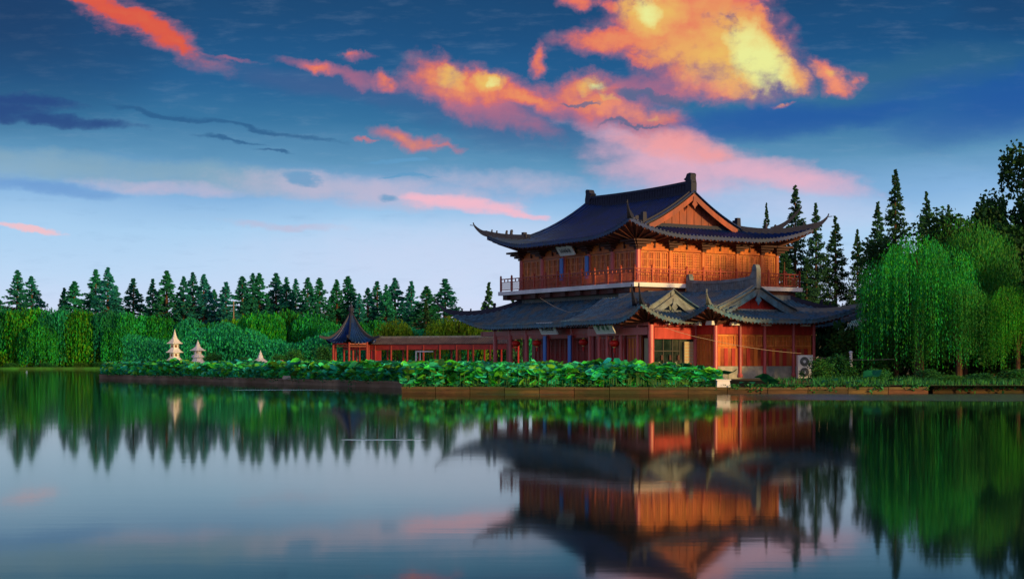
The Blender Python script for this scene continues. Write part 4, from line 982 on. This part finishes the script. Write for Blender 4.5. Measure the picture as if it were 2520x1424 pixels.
# small posts
def post(name, label, px, py0, py1, d, m, r=.09):
    a = at(px, py0, d); c = at(px, py1, d); root = thing(name, label, 'post', (c.x, d, c.z)); b = MB(); b.tube([(0, 0, 0), (0, 0, a.z - c.z)], r, 8); b.build('shaft', m, root)
    b = MB(); b.lathe((0, 0, a.z - c.z), [(r * 1.3, 0), (r * 1.3, .05), (r * .6, .12)], 8); b.build('cap', m, root)
post('garden_post', 'slim white garden post among the bushes right of the air conditioner', 2094, 868, 905, 90, PLASTER)
post('bare_trunk', 'tall thin pale brown bare trunk standing among the conifers on the far shore', 575, 742, 905, 352, BARKP, .12)  # a thin bare tree trunk, built with the post helper
a = at(1045, 866, 125); fr = thing('timber_frame', 'small pale timber frame standing behind the lotus before the walkway', 'frame', (a.x, 125, .3))
b = MB(); b.box(-.75, -.63, -.06, .06, 0, a.z - .3); b.box(-.40, -.32, -.06, .06, 0, a.z - .35); b.build('upright', LANT, fr); b = MB(); b.box(-.75, .7, -.07, .07, a.z - .3, a.z - .2); b.build('crossbar', LANT, fr)
def cable(label, pts, r=.011, name='cable'):
    b = MB(); out = []
    for (A, C, sag) in pts:
        for j in range(11):
            t = j / 10; q = A.lerp(C, t); q.z -= sag * 4 * t * (1 - t); out.append(tuple(q))
    o0 = Vector(out[0]); b.tube([tuple(Vector(p) - o0) for p in out], r, 4); o = b.build(name, WIRE); o.location = o0
    tag(o, label, 'cable'); return o
cable('thin cable sagging from the wing eave across the side hall front', [(at(1636, 805, 88), at(1735, 833, 88.5), .05), (at(1735, 833, 88.5), at(1972, 869, 90), .12)])
cable('thin cable running from the air conditioner into the trees', [(at(1996, 877, 91), at(2200, 883, 86), .1)])
cable('string of light wire looped over the lower roof', [(at(1330, 733, 103), at(1400, 768, 100), .1), (at(1400, 768, 100), at(1500, 742, 97), .1), (at(1500, 742, 97), at(1548, 722, 96), .05)], .012)

# ================================================================== LOTUS
def inside(x, y, poly):
    r = False; n = len(poly)
    for i in range(n):
        x1, y1 = poly[i]; x2, y2 = poly[(i + 1) % n]
        if (y1 > y) != (y2 > y) and x < (x2 - x1) * (y - y1) / (y2 - y1) + x1: r = not r
    return r
bed = [(gx(992, 77.7), 77.7), (gx(1500, 76.3), 76.3), (gx(1770, 76.3), 76.3), (gx(1755, 86), 86), (gx(1590, 89), 89.5), (gx(1500, 93), 93), (gx(1440, 98), 98), (gx(1300, 106), 106), (gx(1180, 160), 160), (gx(1000, 165), 165), (gx(800, 172), 172), (gx(480, 190), 190), (gx(262, 190), 190), (gx(250, 149.8), 149.8), (gx(470, 128.7), 128.7), (gx(720, 108.7), 108.7), (gx(1000, 92.7), 92.7)]
def leaf(b, x, y, z, r, rnd, tilt=0.35, n=9):
    ta = rnd.uniform(0, 6.28); tm = rnd.uniform(0, tilt) ; ax = Vector((math.cos(ta), math.sin(ta), 0)); M = Matrix.Rotation(tm, 3, ax)
    cup = rnd.uniform(-.1, .38); vs = [(x, y, z)]; ph = rnd.uniform(0, 6)
    for k in range(n):
        a = 2 * math.pi * k / n; rr = r * rnd.uniform(.86, 1.08); q = M @ Vector((math.cos(a) * rr, math.sin(a) * rr, r * (cup + .14 * math.sin(3 * a + ph)))); vs.append((x + q.x, y + q.y, z + q.z))
    b.add(vs, [(0, 1 + k, 1 + (k + 1) % n) for k in range(n)])
def stem(b, x, y, z, rnd, r=.014):
    dx, dy = rnd.uniform(-.1, .1), rnd.uniform(-.1, .1)
    b.add([(x + dx - r, y + dy, .0), (x + dx + r, y + dy, .0), (x + r, y, z), (x - r, y, z)], [(0, 1, 2, 3)])
rnd = random.Random(3); L = MB(); S = MB()
cnt = 0
xs = [p[0] for p in bed]; ys = [p[1] for p in bed]
def hgt(x, y):
    n = mnoise.noise(Vector((x * .22, y * .12, 3.1))) + .6 * mnoise.noise(Vector((x * .7, y * .35, 8.1)))
    top = CAMZ - (887 - HOR) * y / F            # the crowd of leaves stays about level
    edge = 1.0
    tp = max(0.0, min(1.0, ((x * F / max(y, 1) + 1260) - 1640) / 150)) * (1 if y < 92 else 0)
    return max(.75, top - .36 + .42 * n - .45 * tp)
tries = 0
while cnt < 13000 and tries < 130000:
    tries += 1; x = rnd.uniform(min(xs), max(xs)); y = 76.3 + (190 - 76.3) * rnd.random() ** 2.4
    if not inside(x, y, bed): continue
    ht = hgt(x, y)
    zc = rnd.uniform(.45, 1.0) if y < 115 and rnd.random() < .55 else rnd.uniform(.8, 1.0)
    z = WZ + .28 + (ht - .45) * zc; r = rnd.uniform(.15, .34) * (1 if y < 100 else 1.25); leaf(L, x, y, z, r, rnd, .75)
    if y < 100 and rnd.random() < .6: stem(S, x, y, z, rnd)
    cnt += 1
# front edge: thick skirt of leaves right behind the curbs
front_edge = [(gx(250, 150), 150), (gx(470, 129), 129), (gx(720, 109), 109), (gx(1000, 93), 93)], [(gx(992, 77.9), 77.9), (gx(1500, 76.5), 76.5), (gx(1768, 76.5), 76.5)]
for line in front_edge:
    for (a, c) in zip(line[:-1], line[1:]):
        n = int(math.hypot(c[0] - a[0], c[1] - a[1]) * 60)
        for i in range(n):
            t = rnd.random(); s = rnd.random() ** 1.5 * 3.2; x = a[0] + (c[0] - a[0]) * t; y = a[1] + (c[1] - a[1]) * t + s
            ht = hgt(x, y); z = WZ + .25 + (ht - .35) * min(1, (.15 + .85 * rnd.random()) * (.45 + s * .5)); leaf(L, x, y, z, rnd.uniform(.14, .42), rnd, .9)
            if i % 2: leaf(L, x, y - min(s, .25) * rnd.random(), WZ + .38 + rnd.random() * .45, rnd.uniform(.12, .26), rnd, 1.0)
            if i % 5 == 0: stem(S, x, y, z, rnd, .012)
lb = L.build('lotus_bed', LOTUS, smooth=False); tag(lb, 'dense bed of green and bluish lotus leaves filling the walled pond', 'lotus plants', kind='stuff')
sb = S.build('lotus_stems', LSTEM); tag(sb, 'green lotus stems rising under the leaves of the bed', 'lotus stems', kind='stuff')
def flower(label, px, py, d, r=.16):
    q = at(px, py, d); root = thing('lotus_flower', label, 'lotus flower', (q.x, d, WZ), group='pink lotus flowers'); b = MB(); z = q.z - WZ
    for ring, (n, tilt, s) in enumerate(((7, .9, 1.0), (6, .45, .95), (4, .15, .8))):
        for k in range(n):
            a = 2 * math.pi * (k + ring * .4) / n; out = Vector((math.cos(a), math.sin(a), 0)); t = Vector((-math.sin(a), math.cos(a), 0)); tip = out * (r * s * math.sin(tilt) * 1.3) + Vector((0, 0, r * s * 1.4 * math.cos(tilt))); mid = tip * .55 + out * r * .25
            b.add([(0, 0, z), tuple(mid + t * r * .28 + Vector((0, 0, z))), tuple(tip + Vector((0, 0, z))), tuple(mid - t * r * .28 + Vector((0, 0, z)))], [(0, 1, 2, 3)])
    b.build('petals', PINK, root); b = MB(); b.tube([(0, 0, 0), (0, 0, z + .02)], .015, 5); b.build('stem', LSTEM, root)
flower('pink lotus flower just below the timber frame', 1088, 905, 84)
flower('pink lotus flower above the receding curb near the roof-only pagoda', 693, 893, 125, .22)
flower('small pink lotus flower left of the hexagonal pavilion posts', 812, 918, 106, .12)
flower('pink lotus flower low in front of the porch lanterns', 1452, 926, 77.5, .10)
# single leaves right of the bed, standing on the bank
def big_leaf(label, px, py, d, r, tilt):
    q = at(px, py, d); root = thing('lotus_leaf', label, 'lotus leaf', (q.x, d, .3), group='single lotus leaves right of the bed'); b = MB(); leaf(b, 0, 0, q.z - .3, r, random.Random(int(px)), tilt, 14); b.build('leaf_blade', LOTUS, root); b = MB(); b.tube([(0, 0, -.2), (0, 0, q.z - .3)], .015, 5); b.build('leaf_stem', LSTEM, root)
big_leaf('broad lotus leaf over the curb just right of the dense bed', 1792, 921, 79, .50, .3)
big_leaf('broad curled lotus leaf alone in the middle before the stone wall base', 1890, 932, 79, .66, .4)
big_leaf('lotus leaf low at the left of the curled one', 1838, 940, 78, .42, .3)
big_leaf('lotus leaf beneath the bushes right of the air conditioner', 2042, 936, 78, .45, .3)
big_leaf('raised lotus leaf in front of the willow foot', 2148, 922, 80, .52, .6)
big_leaf('flat lotus leaf between the bushes and the willow', 2100, 938, 78, .5, .25)
big_leaf('small lotus leaf beside the willow roots', 2205, 935, 78, .4, .3)

# ================================================================== TREES
def facing_quad(b, c, w, h, rnd, droop=0.0):
    a = rnd.uniform(0, 6.28); e = rnd.uniform(-.9, .9)
    u = Vector((math.cos(a), math.sin(a), rnd.uniform(-.4, .4) - droop)).normalized(); v = u.cross(Vector((math.cos(a + 1.3) * math.cos(e), math.sin(a + 1.3) * math.cos(e), math.sin(e)))).normalized()
    p = c - u * (w / 2); b.add([tuple(p), tuple(c + v * h / 2), tuple(c + u * (w / 2)), tuple(c - v * h / 2)], [(0, 1, 2, 3)])
def conifer(name, H, R, n_br, leaf_s, per, m, seed, bark, base=.10, gap=.0, pw=.95):
    """dawn redwood: straight trunk, whorls of short slightly raised boughs inside a narrow cone"""
    rnd = random.Random(seed); cr = MB(); tr = MB()
    tr.tube([(0, 0, -.2), (0, 0, H * .5), (0, 0, H * .97)], [R * .085, R * .05, .02], 7)
    for i in range(n_br):
        t = base + (1 - base) * (i + rnd.random()) / n_br
        prof = (1 - t) ** pw * (.6 + .4 * min(1, (t - base) / .15)) ; Rr = R * prof * rnd.uniform(.72, 1.08) + .06
        if rnd.random() < gap: Rr *= .45
        a = rnd.uniform(0, 6.28); z = H * t; up = rnd.uniform(-.12, .22)
        tip = Vector((math.cos(a) * Rr, math.sin(a) * Rr, z + Rr * up))
        if Rr > R * .35 : tr.bar((0, 0, z), tuple(tip * .8 + Vector((0, 0, z * .2))), max(.025, R * .012))
        k = max(2, int(per * (.35 + Rr / R)))
        for j in range(k):
            s = (.25 + .75 * rnd.random() ** .7); c = Vector((0, 0, z)).lerp(tip, s) + Vector((rnd.gauss(0, .10), rnd.gauss(0, .10), rnd.gauss(0, .08))) * min(R * .5, Rr * .8 + .1)
            q = leaf_s * rnd.uniform(.6, 1.25); facing_quad(cr, c, q * 1.3, q * .75, rnd, .3)
    for j in range(14): facing_quad(cr, Vector((rnd.gauss(0, .05), rnd.gauss(0, .05), H * (1 - .07 * rnd.random()))), leaf_s * .7, leaf_s * .6, rnd)
    root = bpy.data.objects.new(name, None); col.objects.link(root)
    cr.build('crown', m, root); tr.build('trunk', bark, root)
    return root
def place(proto, first, loc, s, rz, label, cat, group):
    o = proto if first else copy_tree(proto)
    o.location = loc; o.rotation_euler = (0, 0, rz); o.scale = s if isinstance(s, (tuple, list)) else (s, s, s)
    return tag(o, label, cat, group)
protos = [conifer('dawn_redwood', 10.0, 2.9, 260, .21, 30, F_CON, 100 + i, BARK, gap=.12) for i in range(5)]
far_list = [(0, 738, 1.2), (43, 665, 1), (78, 680, 1), (158, 708, .7), (183, 692, 1.15), (236, 663, 1), (265, 658, .95), (285, 702, .9), (328, 685, 1), (376, 686, .75), (410, 666, 1), (452, 680, .8), (475, 670, .95),
            (501, 675, .9), (527, 712, .8), (556, 694, .9), (596, 680, 1), (622, 672, .9), (638, 672, 1), (679, 672, 1), (705, 682, .85), (728, 686, .8), (757, 683, .95), (786, 684, .95), (829, 688, .85), (856, 680, 1),
            (884, 722, .7), (905, 708, .9), (928, 692, 1), (950, 700, .8), (972, 684, 1), (1012, 692, .85), (1050, 704, 1.15), (1095, 686, 1.15), (604, 730, 1.0), (815, 735, .9), (660, 735, 1.0), (745, 738, .9), (440, 738, .9), (500, 740, 1), (553, 748, .8), (872, 745, 1.0), (990, 740, 1.0)]
rnd = random.Random(5); used = set()
names_by = ['first', 'second']
far_px = sorted(far_list)
for i, (px, py, wv) in enumerate(far_list):
    d = 372 + rnd.uniform(-6, 10); H = CAMZ + (HOR - py) * d / F - .6; k = rnd.randrange(5)
    s = H / 10; sw_ = 0.62 * wv * s * rnd.uniform(.92, 1.08) * 1.38 * (26 / max(H, 18)) ** .3 * 1.6
    if py > 728: lab = 'short dark conifer filling a gap low in the far treeline'
    else: lab = 'narrow dark green conifer on the far shore rising from the far treeline'
    place(protos[k], k not in used, (gx(px, d), d, .55), (sw_, sw_, s), rnd.uniform(0, 6.28), lab, 'conifer', 'conifers along the far shore')
    used.add(k)
    if py <= 728:
        nm = {0: 'cut by the left picture edge', 43: 'tall, left of a close pair', 78: 'shorter, right of a close pair', 158: 'slim, leaning on a broader neighbour', 183: 'broad and alone in a gap', 236: 'tall, left one of the leftmost tall trio',
              265: 'tallest of the leftmost tall trio', 285: 'lowest of the leftmost tall trio', 328: 'standing alone between the trio and the slim pair', 376: 'slim, left of the tallest tree behind the pagoda', 410: 'tallest, directly above the tall pagoda',
              452: 'left of three close tips above the small pagoda', 475: 'middle of three close tips above the small pagoda', 501: 'right of three close tips above the small pagoda'}.get(px)
        o = [x for x in col.objects if x.get('label') == lab][-1]
        if nm: o['label'] = 'narrow far-shore conifer, ' + nm
        else: o['label'] = 'narrow far-shore conifer number %d from the left edge of the treeline' % (sorted(p[0] for p in far_list if p[1] <= 728).index(px) + 1)

# willow-like crowns: domed top, hanging strands
def willow(name, H, R, nst, leaf_w, leaf_h, m, seed, bark, low=.08, per=10, clump=9, lean=.0):
    rnd = random.Random(seed); cr = MB(); tr = MB()
    tr.tube([(0, 0, -.3), (lean * .3, 0, H * .22), (lean * .6, .1, H * .45), (lean, .2, H * .72)], [H * .035, H * .028, H * .022, H * .01], 8)
    cl = []
    for i in range(clump):
        a = 2 * math.pi * i / clump + rnd.uniform(-.3, .3); rr = R * rnd.uniform(.25, .72); cl.append((Vector((math.cos(a) * rr, math.sin(a) * rr, H * rnd.uniform(.60, .84))), R * rnd.uniform(.30, .46)))
    cl.append((Vector((0, 0, H * .80)), R * .45))
    for c, r in cl: tr.tube([(lean * .5, 0, H * rnd.uniform(.25, .45)), tuple(c * .6 + Vector((0, 0, c.z * .35))), tuple(c)], [H * .014, H * .009, H * .003], 6)
    for i in range(nst):
        c, r = cl[rnd.randrange(len(cl))]; a = rnd.uniform(0, 6.28); e = math.asin(rnd.uniform(-.1, 1))
        p = c + Vector((math.cos(a) * math.cos(e), math.sin(a) * math.cos(e), math.sin(e) * .75)) * r * rnd.uniform(.8, 1.08)
        rad = math.hypot(p.x, p.y) / R
        drop = (p.z - H * low) * rnd.uniform(.25, 1.0) * min(1.0, .35 + rad * .8)
        n = max(3, int(per * drop / H * 1.6)); dx, dy = rnd.gauss(0, .06) * r, rnd.gauss(0, .06) * r
        ox, oy = math.cos(a) * r * .22, math.sin(a) * r * .22
        for j in range(n):
            t = (j + rnd.random()) / n; s = 1 - (1 - min(1, t * 4)) ** 2
            q = Vector((p.x + ox * s + dx * t + rnd.gauss(0, leaf_w * .4), p.y + oy * s + dy * t + rnd.gauss(0, leaf_w * .4), p.z - drop * t))
            az = rnd.uniform(0, 3.14); u = Vector((math.cos(az), math.sin(az), rnd.uniform(-.3, .3))) * leaf_w * rnd.uniform(.6, 1.2) / 2; v = Vector((rnd.gauss(0, .18), rnd.gauss(0, .18), 1)) * leaf_h * rnd.uniform(.6, 1.2) / 2
            cr.add([tuple(q - v), tuple(q + u), tuple(q + v), tuple(q - u)], [(0, 1, 2, 3)])
    root = bpy.data.objects.new(name, None); col.objects.link(root)
    cr.build('crown', m, root); tr.build('trunk', bark, root); return root
wp = [willow('weeping_willow', 10, 5.6, 1700, .30, .6, F_WILF, 40 + i, BARK, low=.0, per=16, clump=13) for i in range(4)]
used = set()
wl = [(-20, 768, 1.0), (60, 766, 1.05), (135, 768, 1.0), (205, 770, 1.0), (270, 774, 1.0), (335, 778, .95), (400, 790, .95), (465, 790, .9), (520, 800, .85), (585, 792, .9), (640, 775, 1.0), (700, 772, 1.05), (765, 778, 1.0), (815, 800, .8), (905, 795, .8), (100, 800, .8), (300, 805, .8), (680, 820, .8), (550, 830, .7), (770, 832, .7)]
wpx = sorted(w[0] for w in wl if w[1] < 799)
for i, (px, py, wv) in enumerate(wl):
    low_ = py >= 799
    d = (338 if px < 240 else 300) + rnd.uniform(-4, 8) - (14 if low_ else 0)
    if px > 480: d = rnd.uniform(232, 250)
    if low_ and px < 480: d = 338 if px < 240 else 318
    if px < 480: d = max(d, 357 + (0 if low_ else 5))
    H = CAMZ + (HOR - py) * d / F - .4; k = rnd.randrange(4); s = H / 9.1; w_ = (74 * d / F) / 10 * wv * 1.5
    pos_w = 'low rounded willow crouching before the taller willows, %s' % ({815: 'left of the pavilion roof', 100: 'near the left edge', 300: 'left of the tall pagoda', 680: 'behind the roof-only pagoda', 550: 'right of the small pagoda', 770: 'at the foot of the pavilion'}.get(px, '')) if low_ else 'drooping green willow of the far bank hedge, number %d from the left' % (wpx.index(px) + 1)
    place(wp[k], k not in used, (gx(px, d), d, .4), (w_, w_, s), rnd.uniform(0, 6.28), pos_w, 'willow', 'willows along the far bank'); used.add(k)
# land under the nearer willows behind the lotus bed
b = MB(); slab(b, [(gx(250, 208), 208), (gx(500, 200), 198), (gx(800, 200), 197), (gx(1400, 210), 204), (gx(1500, 300), 300), (gx(600, 356), 356), (gx(380, 356), 356), (gx(330, 260), 260)], -1, .55); struct(b, 'middle_bank', GRASS)
yw = willow('yellow_willow', 10, 4.8, 800, .26, .55, F_YEL, 77, BARK, low=.10, per=11)
place(yw, True, (gx(1130, 212), 212, .6), (.98, .98, .83), .4, 'round yellow-green willow behind the walkway next to the hall', 'willow', 'yellow-green willows behind the walkway')
place(yw, False, (gx(978, 216), 216, .6), (.66, .66, .76), 2.0, 'smaller yellow-green willow between pavilion and dark conifer', 'willow', 'yellow-green willows behind the walkway')
place(yw, False, (gx(1235, 218), 218, .6), (.7, .7, .70), 3.0, 'yellow-green willow seen through the open porch', 'willow', 'yellow-green willows behind the walkway')

# conifers behind and right of the hall
near = [conifer('tall_redwood', 10.0, 2.35, 300, .12, 62, F_CON2, 300 + i, BARK, gap=.15, base=.06) for i in range(4)]
nl = [(1886, 500, 170, .55, 'slim conifer tip showing above the right end of the top roof'), (1957, 456, 165, 1.05, 'tall conifer directly behind the right roof horns'), (2008, 500, 160, .9, 'conifer whose top touches the upper right horn'),
      (2056, 533, 160, 1.05, 'conifer just right of the outermost roof horn'), (2110, 565, 158, .8, 'shortest conifer of the row right of the hall'), (2160, 497, 158, .95, 'conifer left of the tallest one'), (2203, 418, 160, 1.05, 'tallest conifer, with a thin open top, above the willow'),
      (2280, 473, 160, .9, 'conifer with a sparse top right of the tallest one'), (2334, 505, 160, .8, 'small pointed conifer top peeking over the big willow'), (2468, 478, 150, .8, 'dark conifer spire beside the right edge'), (2412, 510, 150, 1.1, 'dark conifer behind the right half of the big willow'), (1930, 600, 150, 1.2, 'dense green conifer behind the balcony end'), (1985, 640, 145, 1.2, 'bushy conifer right of the balcony corner')]
used = set()
for i, (px, py, d, wv, lab) in enumerate(nl):
    H = CAMZ + (HOR - py) * d / F - .6; k = i % 4; s = H / 10; w_ = wv * 1.35 * (H / 14) ** .5
    place(near[k], k not in used, (gx(px, d), d, .6), (w_, w_, s), rnd.uniform(0, 6), lab, 'conifer', 'tall conifers behind the hall'); used.add(k)
# conifers left of the hall
md = conifer('dark_cypress', 10.0, 3.0, 110, .42, 22, F_CON2, 400, BARK, base=.03)
for j, (px, py, d, wv, lab) in enumerate(((1203, 697, 225, 1.0, 'broad dark conifer behind the left balcony end'), (1262, 735, 215, .8, 'dark conifer half hidden under the left balcony'), (1048, 742, 236, .8, 'dark conifer between the two yellow-green willows'))):
    H = CAMZ + (HOR - py) * d / F - .6; place(md, j == 0, (gx(px, d), d, .6), (wv, wv, H / 10), j * 1.3, lab, 'conifer', 'broad dark conifers left of the hall')

# big willows on the right bank
F_WIL2 = mat('dark_willow_leaves', (0.012, 0.20, 0.012), 0.6, 0.55, 0.35, translucent=0.3, island=0.5, spec=0.25)
bw = [willow('weeping_willow_tree', 10, 4.4, 2300, .065, .21, (F_WIL, F_WIL2)[i], 60 + i, BARK, low=.07, per=30, clump=12) for i in range(2)]
bl = [(0, 2262, 580, 88, 1.0, 'bright green weeping willow hanging to the bank right of the side hall'), (1, 2370, 530, 91, 1.02, 'darker big weeping willow rising behind the bright one'), (0, 2505, 700, 85, .55, 'bright hanging willow curtain at the right edge'), (1, 2205, 640, 92, .62, 'low willow crown at the left foot of the big willows'), (1, 2360, 690, 86, .72, 'small willow with a thin reddish trunk at the water edge')]
used = set()
for k, px, py, d, wv, lab in bl:
    H = CAMZ + (HOR - py) * d / F - .5; place(bw[k], k not in used, (gx(px, d), d, .55), (wv * .82, wv * .82, H / 9.5), px * .01, lab, 'willow', 'weeping willows on the right bank'); used.add(k)
# dark broadleaf trees at the right edge
def broad(name, H, R, n, leaf_s, m, seed, low=.15, bark=BARK):
    rnd = random.Random(seed); cr = MB(); tr = MB(); tr.tube([(0, 0, -.2), (.1, 0, H * .35), (0, .1, H * .8)], [H * .03, H * .022, H * .006], 8)
    cl = [(Vector((rnd.gauss(0, .42) * R, rnd.gauss(0, .42) * R, H * rnd.uniform(low + .12, .88))), R * rnd.uniform(.26, .46)) for _ in range(34)]; cl.append((Vector((0, 0, H * .86)), R * .3))
    for c, r in cl: tr.tube([(0, 0, c.z * .55), tuple(c * .7 + Vector((0, 0, c.z * .2))), tuple(c)], [H * .008, H * .005, H * .002], 5)
    for i in range(n):
        c, r = cl[rnd.randrange(len(cl))]; d = Vector((rnd.gauss(0, 1), rnd.gauss(0, 1), rnd.gauss(0, .8))).normalized(); p = c + d * r * rnd.uniform(.5, 1.1); p.z = max(p.z, H * low * .6)
        q = leaf_s * rnd.uniform(.6, 1.3); facing_quad(cr, p, q, q * .6, rnd)
    root = bpy.data.objects.new(name, None); col.objects.link(root); cr.build('crown', m, root); tr.build('trunk', bark, root); return root
dk = broad('broadleaf_tree', 10, 4.2, 24000, .29, F_DARK, 9, low=.02)
dl = [(2600, 365, 97, 1.0, 'tall black-green tree cut by the right edge'), (2470, 560, 96, 1.0, 'dark tree filling the space behind the right willows'), (2440, 500, 99, .8, 'dark tree stepping up behind the right end of the big willow'), (2395, 560, 98, .9, 'dark tree behind the middle of the big willow'), (2300, 620, 99, .9, 'dark tree in the shade behind the bright willow'), (2610, 640, 86, .8, 'dark tree standing outside the right edge at the bank')]
for j, (px, py, d, wv, lab) in enumerate(dl):
    H = CAMZ + (HOR - py) * d / F - .5; place(dk, j == 0, (gx(px, d), d, .5), (wv, wv, H / 9.2), j * 2.1, lab, 'tree', 'dark trees at the right edge')
# bushes
bp = broad('leafy_bush', 10, 6.0, 3600, .75, F_BUSH, 19, low=.0)
bs = [(2020, 880, 87, 1.0, 'round bush beside the air conditioner'), (2070, 870, 89, 1.1, 'bush in front of the white house wall'), (2110, 800, 95, 2.2, 'tall dark bush under the right corner of the side roof'), (2060, 830, 104, 1.5, 'arching bush touching the white wall'), (2150, 840, 92, 1.6, 'dense bush against the willow curtain'),
      (2160, 905, 82, .9, 'low bush on the bank before the willow'), (2290, 905, 82, 1.0, 'bush at the foot of the bright willow'), (2420, 915, 80.5, 1.0, 'low bush near the reddish trunk'), (2500, 905, 81, 1.1, 'low bush at the right edge of the bank'), (2340, 925, 79.5, .8, 'flat bush at the water edge'), (2570, 900, 81, 1.2, 'bush outside the right edge of the bank')]
for j, (px, py, d, wv, lab) in enumerate(bs):
    H = CAMZ + (HOR - py) * d / F - .55; w_ = wv * .14; place(bp, j == 0, (gx(px, d), d, .5), (w_, w_, max(.5, H) / 10), j * 1.1, lab, 'bush', 'bushes on the right bank')
fb = [(30, 893), (120, 895), (200, 893), (330, 884), (520, 868), (600, 880), (690, 872), (730, 860), (800, 852), (250, 890)]
for j, (px, py) in enumerate(fb):
    d = 354 if px < 400 else 203; H = CAMZ + (HOR - py) * d / F - .4; s = .35 if px < 400 else .26
    place(bp, False, (gx(px, d), d, .45), (s, s, max(1.2, H) / 10), j, 'low far-bank bush at the water, %s' % ['at the left edge', 'left third of the open bank', 'centre of the open bank', 'just left of the tall pagoda', 'right of the small pagoda', 'left of the roof-only pagoda', 'right of the roof-only pagoda', 'dark, before the drooping willows', 'beside the pavilion posts', 'where the lotus bed begins'][j], 'bush', 'bushes on the far bank')
# grass fringe on the banks
g = MB(); rnd = random.Random(12)
for i in range(7000):
    x = rnd.uniform(13.5, 36); y = rnd.uniform(76.4, 84); z0 = .50 + (y - 76.1) / 6.4 * .2
    if x < gx(2000, y) and rnd.random() < .75: continue
    h = rnd.uniform(.08, .32); a = rnd.uniform(0, 3.14); u = Vector((math.cos(a), math.sin(a), 0)) * .03; t = Vector((rnd.gauss(0, .06), rnd.gauss(0, .06), h)); p_ = Vector((x, y, z0 - .02)); g.add([tuple(p_ - u), tuple(p_ + u), tuple(p_ + t)], [(0, 1, 2)])
gg = g.build('bank_grass', F_BUSH); tag(gg, 'short green grass on the bank below the willows', 'grass', kind='stuff')

# far-off undergrowth that closes the view under the trees
def thicket(name, label, region, hfn, n, size, m, seed):
    rnd = random.Random(seed); b = MB()
    for i in range(n):
        x = rnd.uniform(region[0], region[1]); y = rnd.uniform(region[2], region[3]); h = hfn(x); z = .5 + h * rnd.random() ** .8; a = rnd.uniform(0, 3.14); q = Vector((x, y, z)); u = Vector((math.cos(a), math.sin(a), rnd.uniform(-.3, .3))) * size * rnd.uniform(.2, .42); v = Vector((rnd.gauss(0, .25), rnd.gauss(0, .25), 1)) * size * rnd.uniform(.35, .75)
        b.add([tuple(q - v), tuple(q + u), tuple(q + v), tuple(q - u)], [(0, 1, 2, 3)])
    o = b.build(name, m); tag(o, label, 'thicket', kind='stuff')
thicket('far_wood', 'dark wood closing the view under the far treeline', (-150, 190, 376, 392), lambda x: 10.5 + 2.5 * mnoise.noise(Vector((x * .07, 0, 0))) + 1.5 * mnoise.noise(Vector((x * .3, 0, 5))), 26000, 1.5, F_CON, 1)
thicket('far_shrubs', 'low dark green shrubs along the foot of the far trees', (-150, -20, 357, 362), lambda x: 4.0 + 1.5 * mnoise.noise(Vector((x * .2, 0, 9))), 14000, .6, F_WILF, 2)
thicket('middle_shrubs', 'dark shrubs behind the walkway and the lotus bed', (-55, 12, 216, 226), lambda x: 5.2 + 3.4 * mnoise.noise(Vector((x * .11, 0, 2))) + 1.3 * mnoise.noise(Vector((x * .5, 0, 7))), 34000, .36, F_WILF, 3)
thicket('rear_thicket', 'dark undergrowth behind the hall and under the right trees', (18, 45, 103, 112), lambda x: 3.8 + 1.3 * mnoise.noise(Vector((x * .4, 0, 2))), 14000, .4, F_DARK, 4)

# weeds and leaf litter hanging over the coping
b = MB(); rnd = random.Random(31)
for (x0, y0, x1, y1, zt, n) in ((gx(990, 77), 77, gx(1780, 75.6), 75.6, .47, 900), (gx(1780, 75.6), 75.6, gx(2290, 75.8), 75.8, .47, 1500), (gx(244, 149), 149, gx(995, 92), 92, .50, 1100), (gx(2290, 77.6), 77.6, gx(2560, 77), 77, .42, 700)):
    for i in range(n):
        t = rnd.random(); m_ = mnoise.noise(Vector((t * 30, y0, 1)))
        if m_ < rnd.uniform(-.5, .3): continue
        x = x0 + (x1 - x0) * t; y = y0 + (y1 - y0) * t - .10 + rnd.random() * .25; z = zt + .08 - rnd.random() ** 2 * .38 * max(.2, m_ + .5)
        facing_quad(b, Vector((x, y - .02, z)), rnd.uniform(.08, .22), rnd.uniform(.05, .12), rnd, .5)
o = b.build('curb_weeds', F_BUSH); tag(o, 'weeds and moss tufts hanging over the stone curbs', 'weeds', kind='stuff')
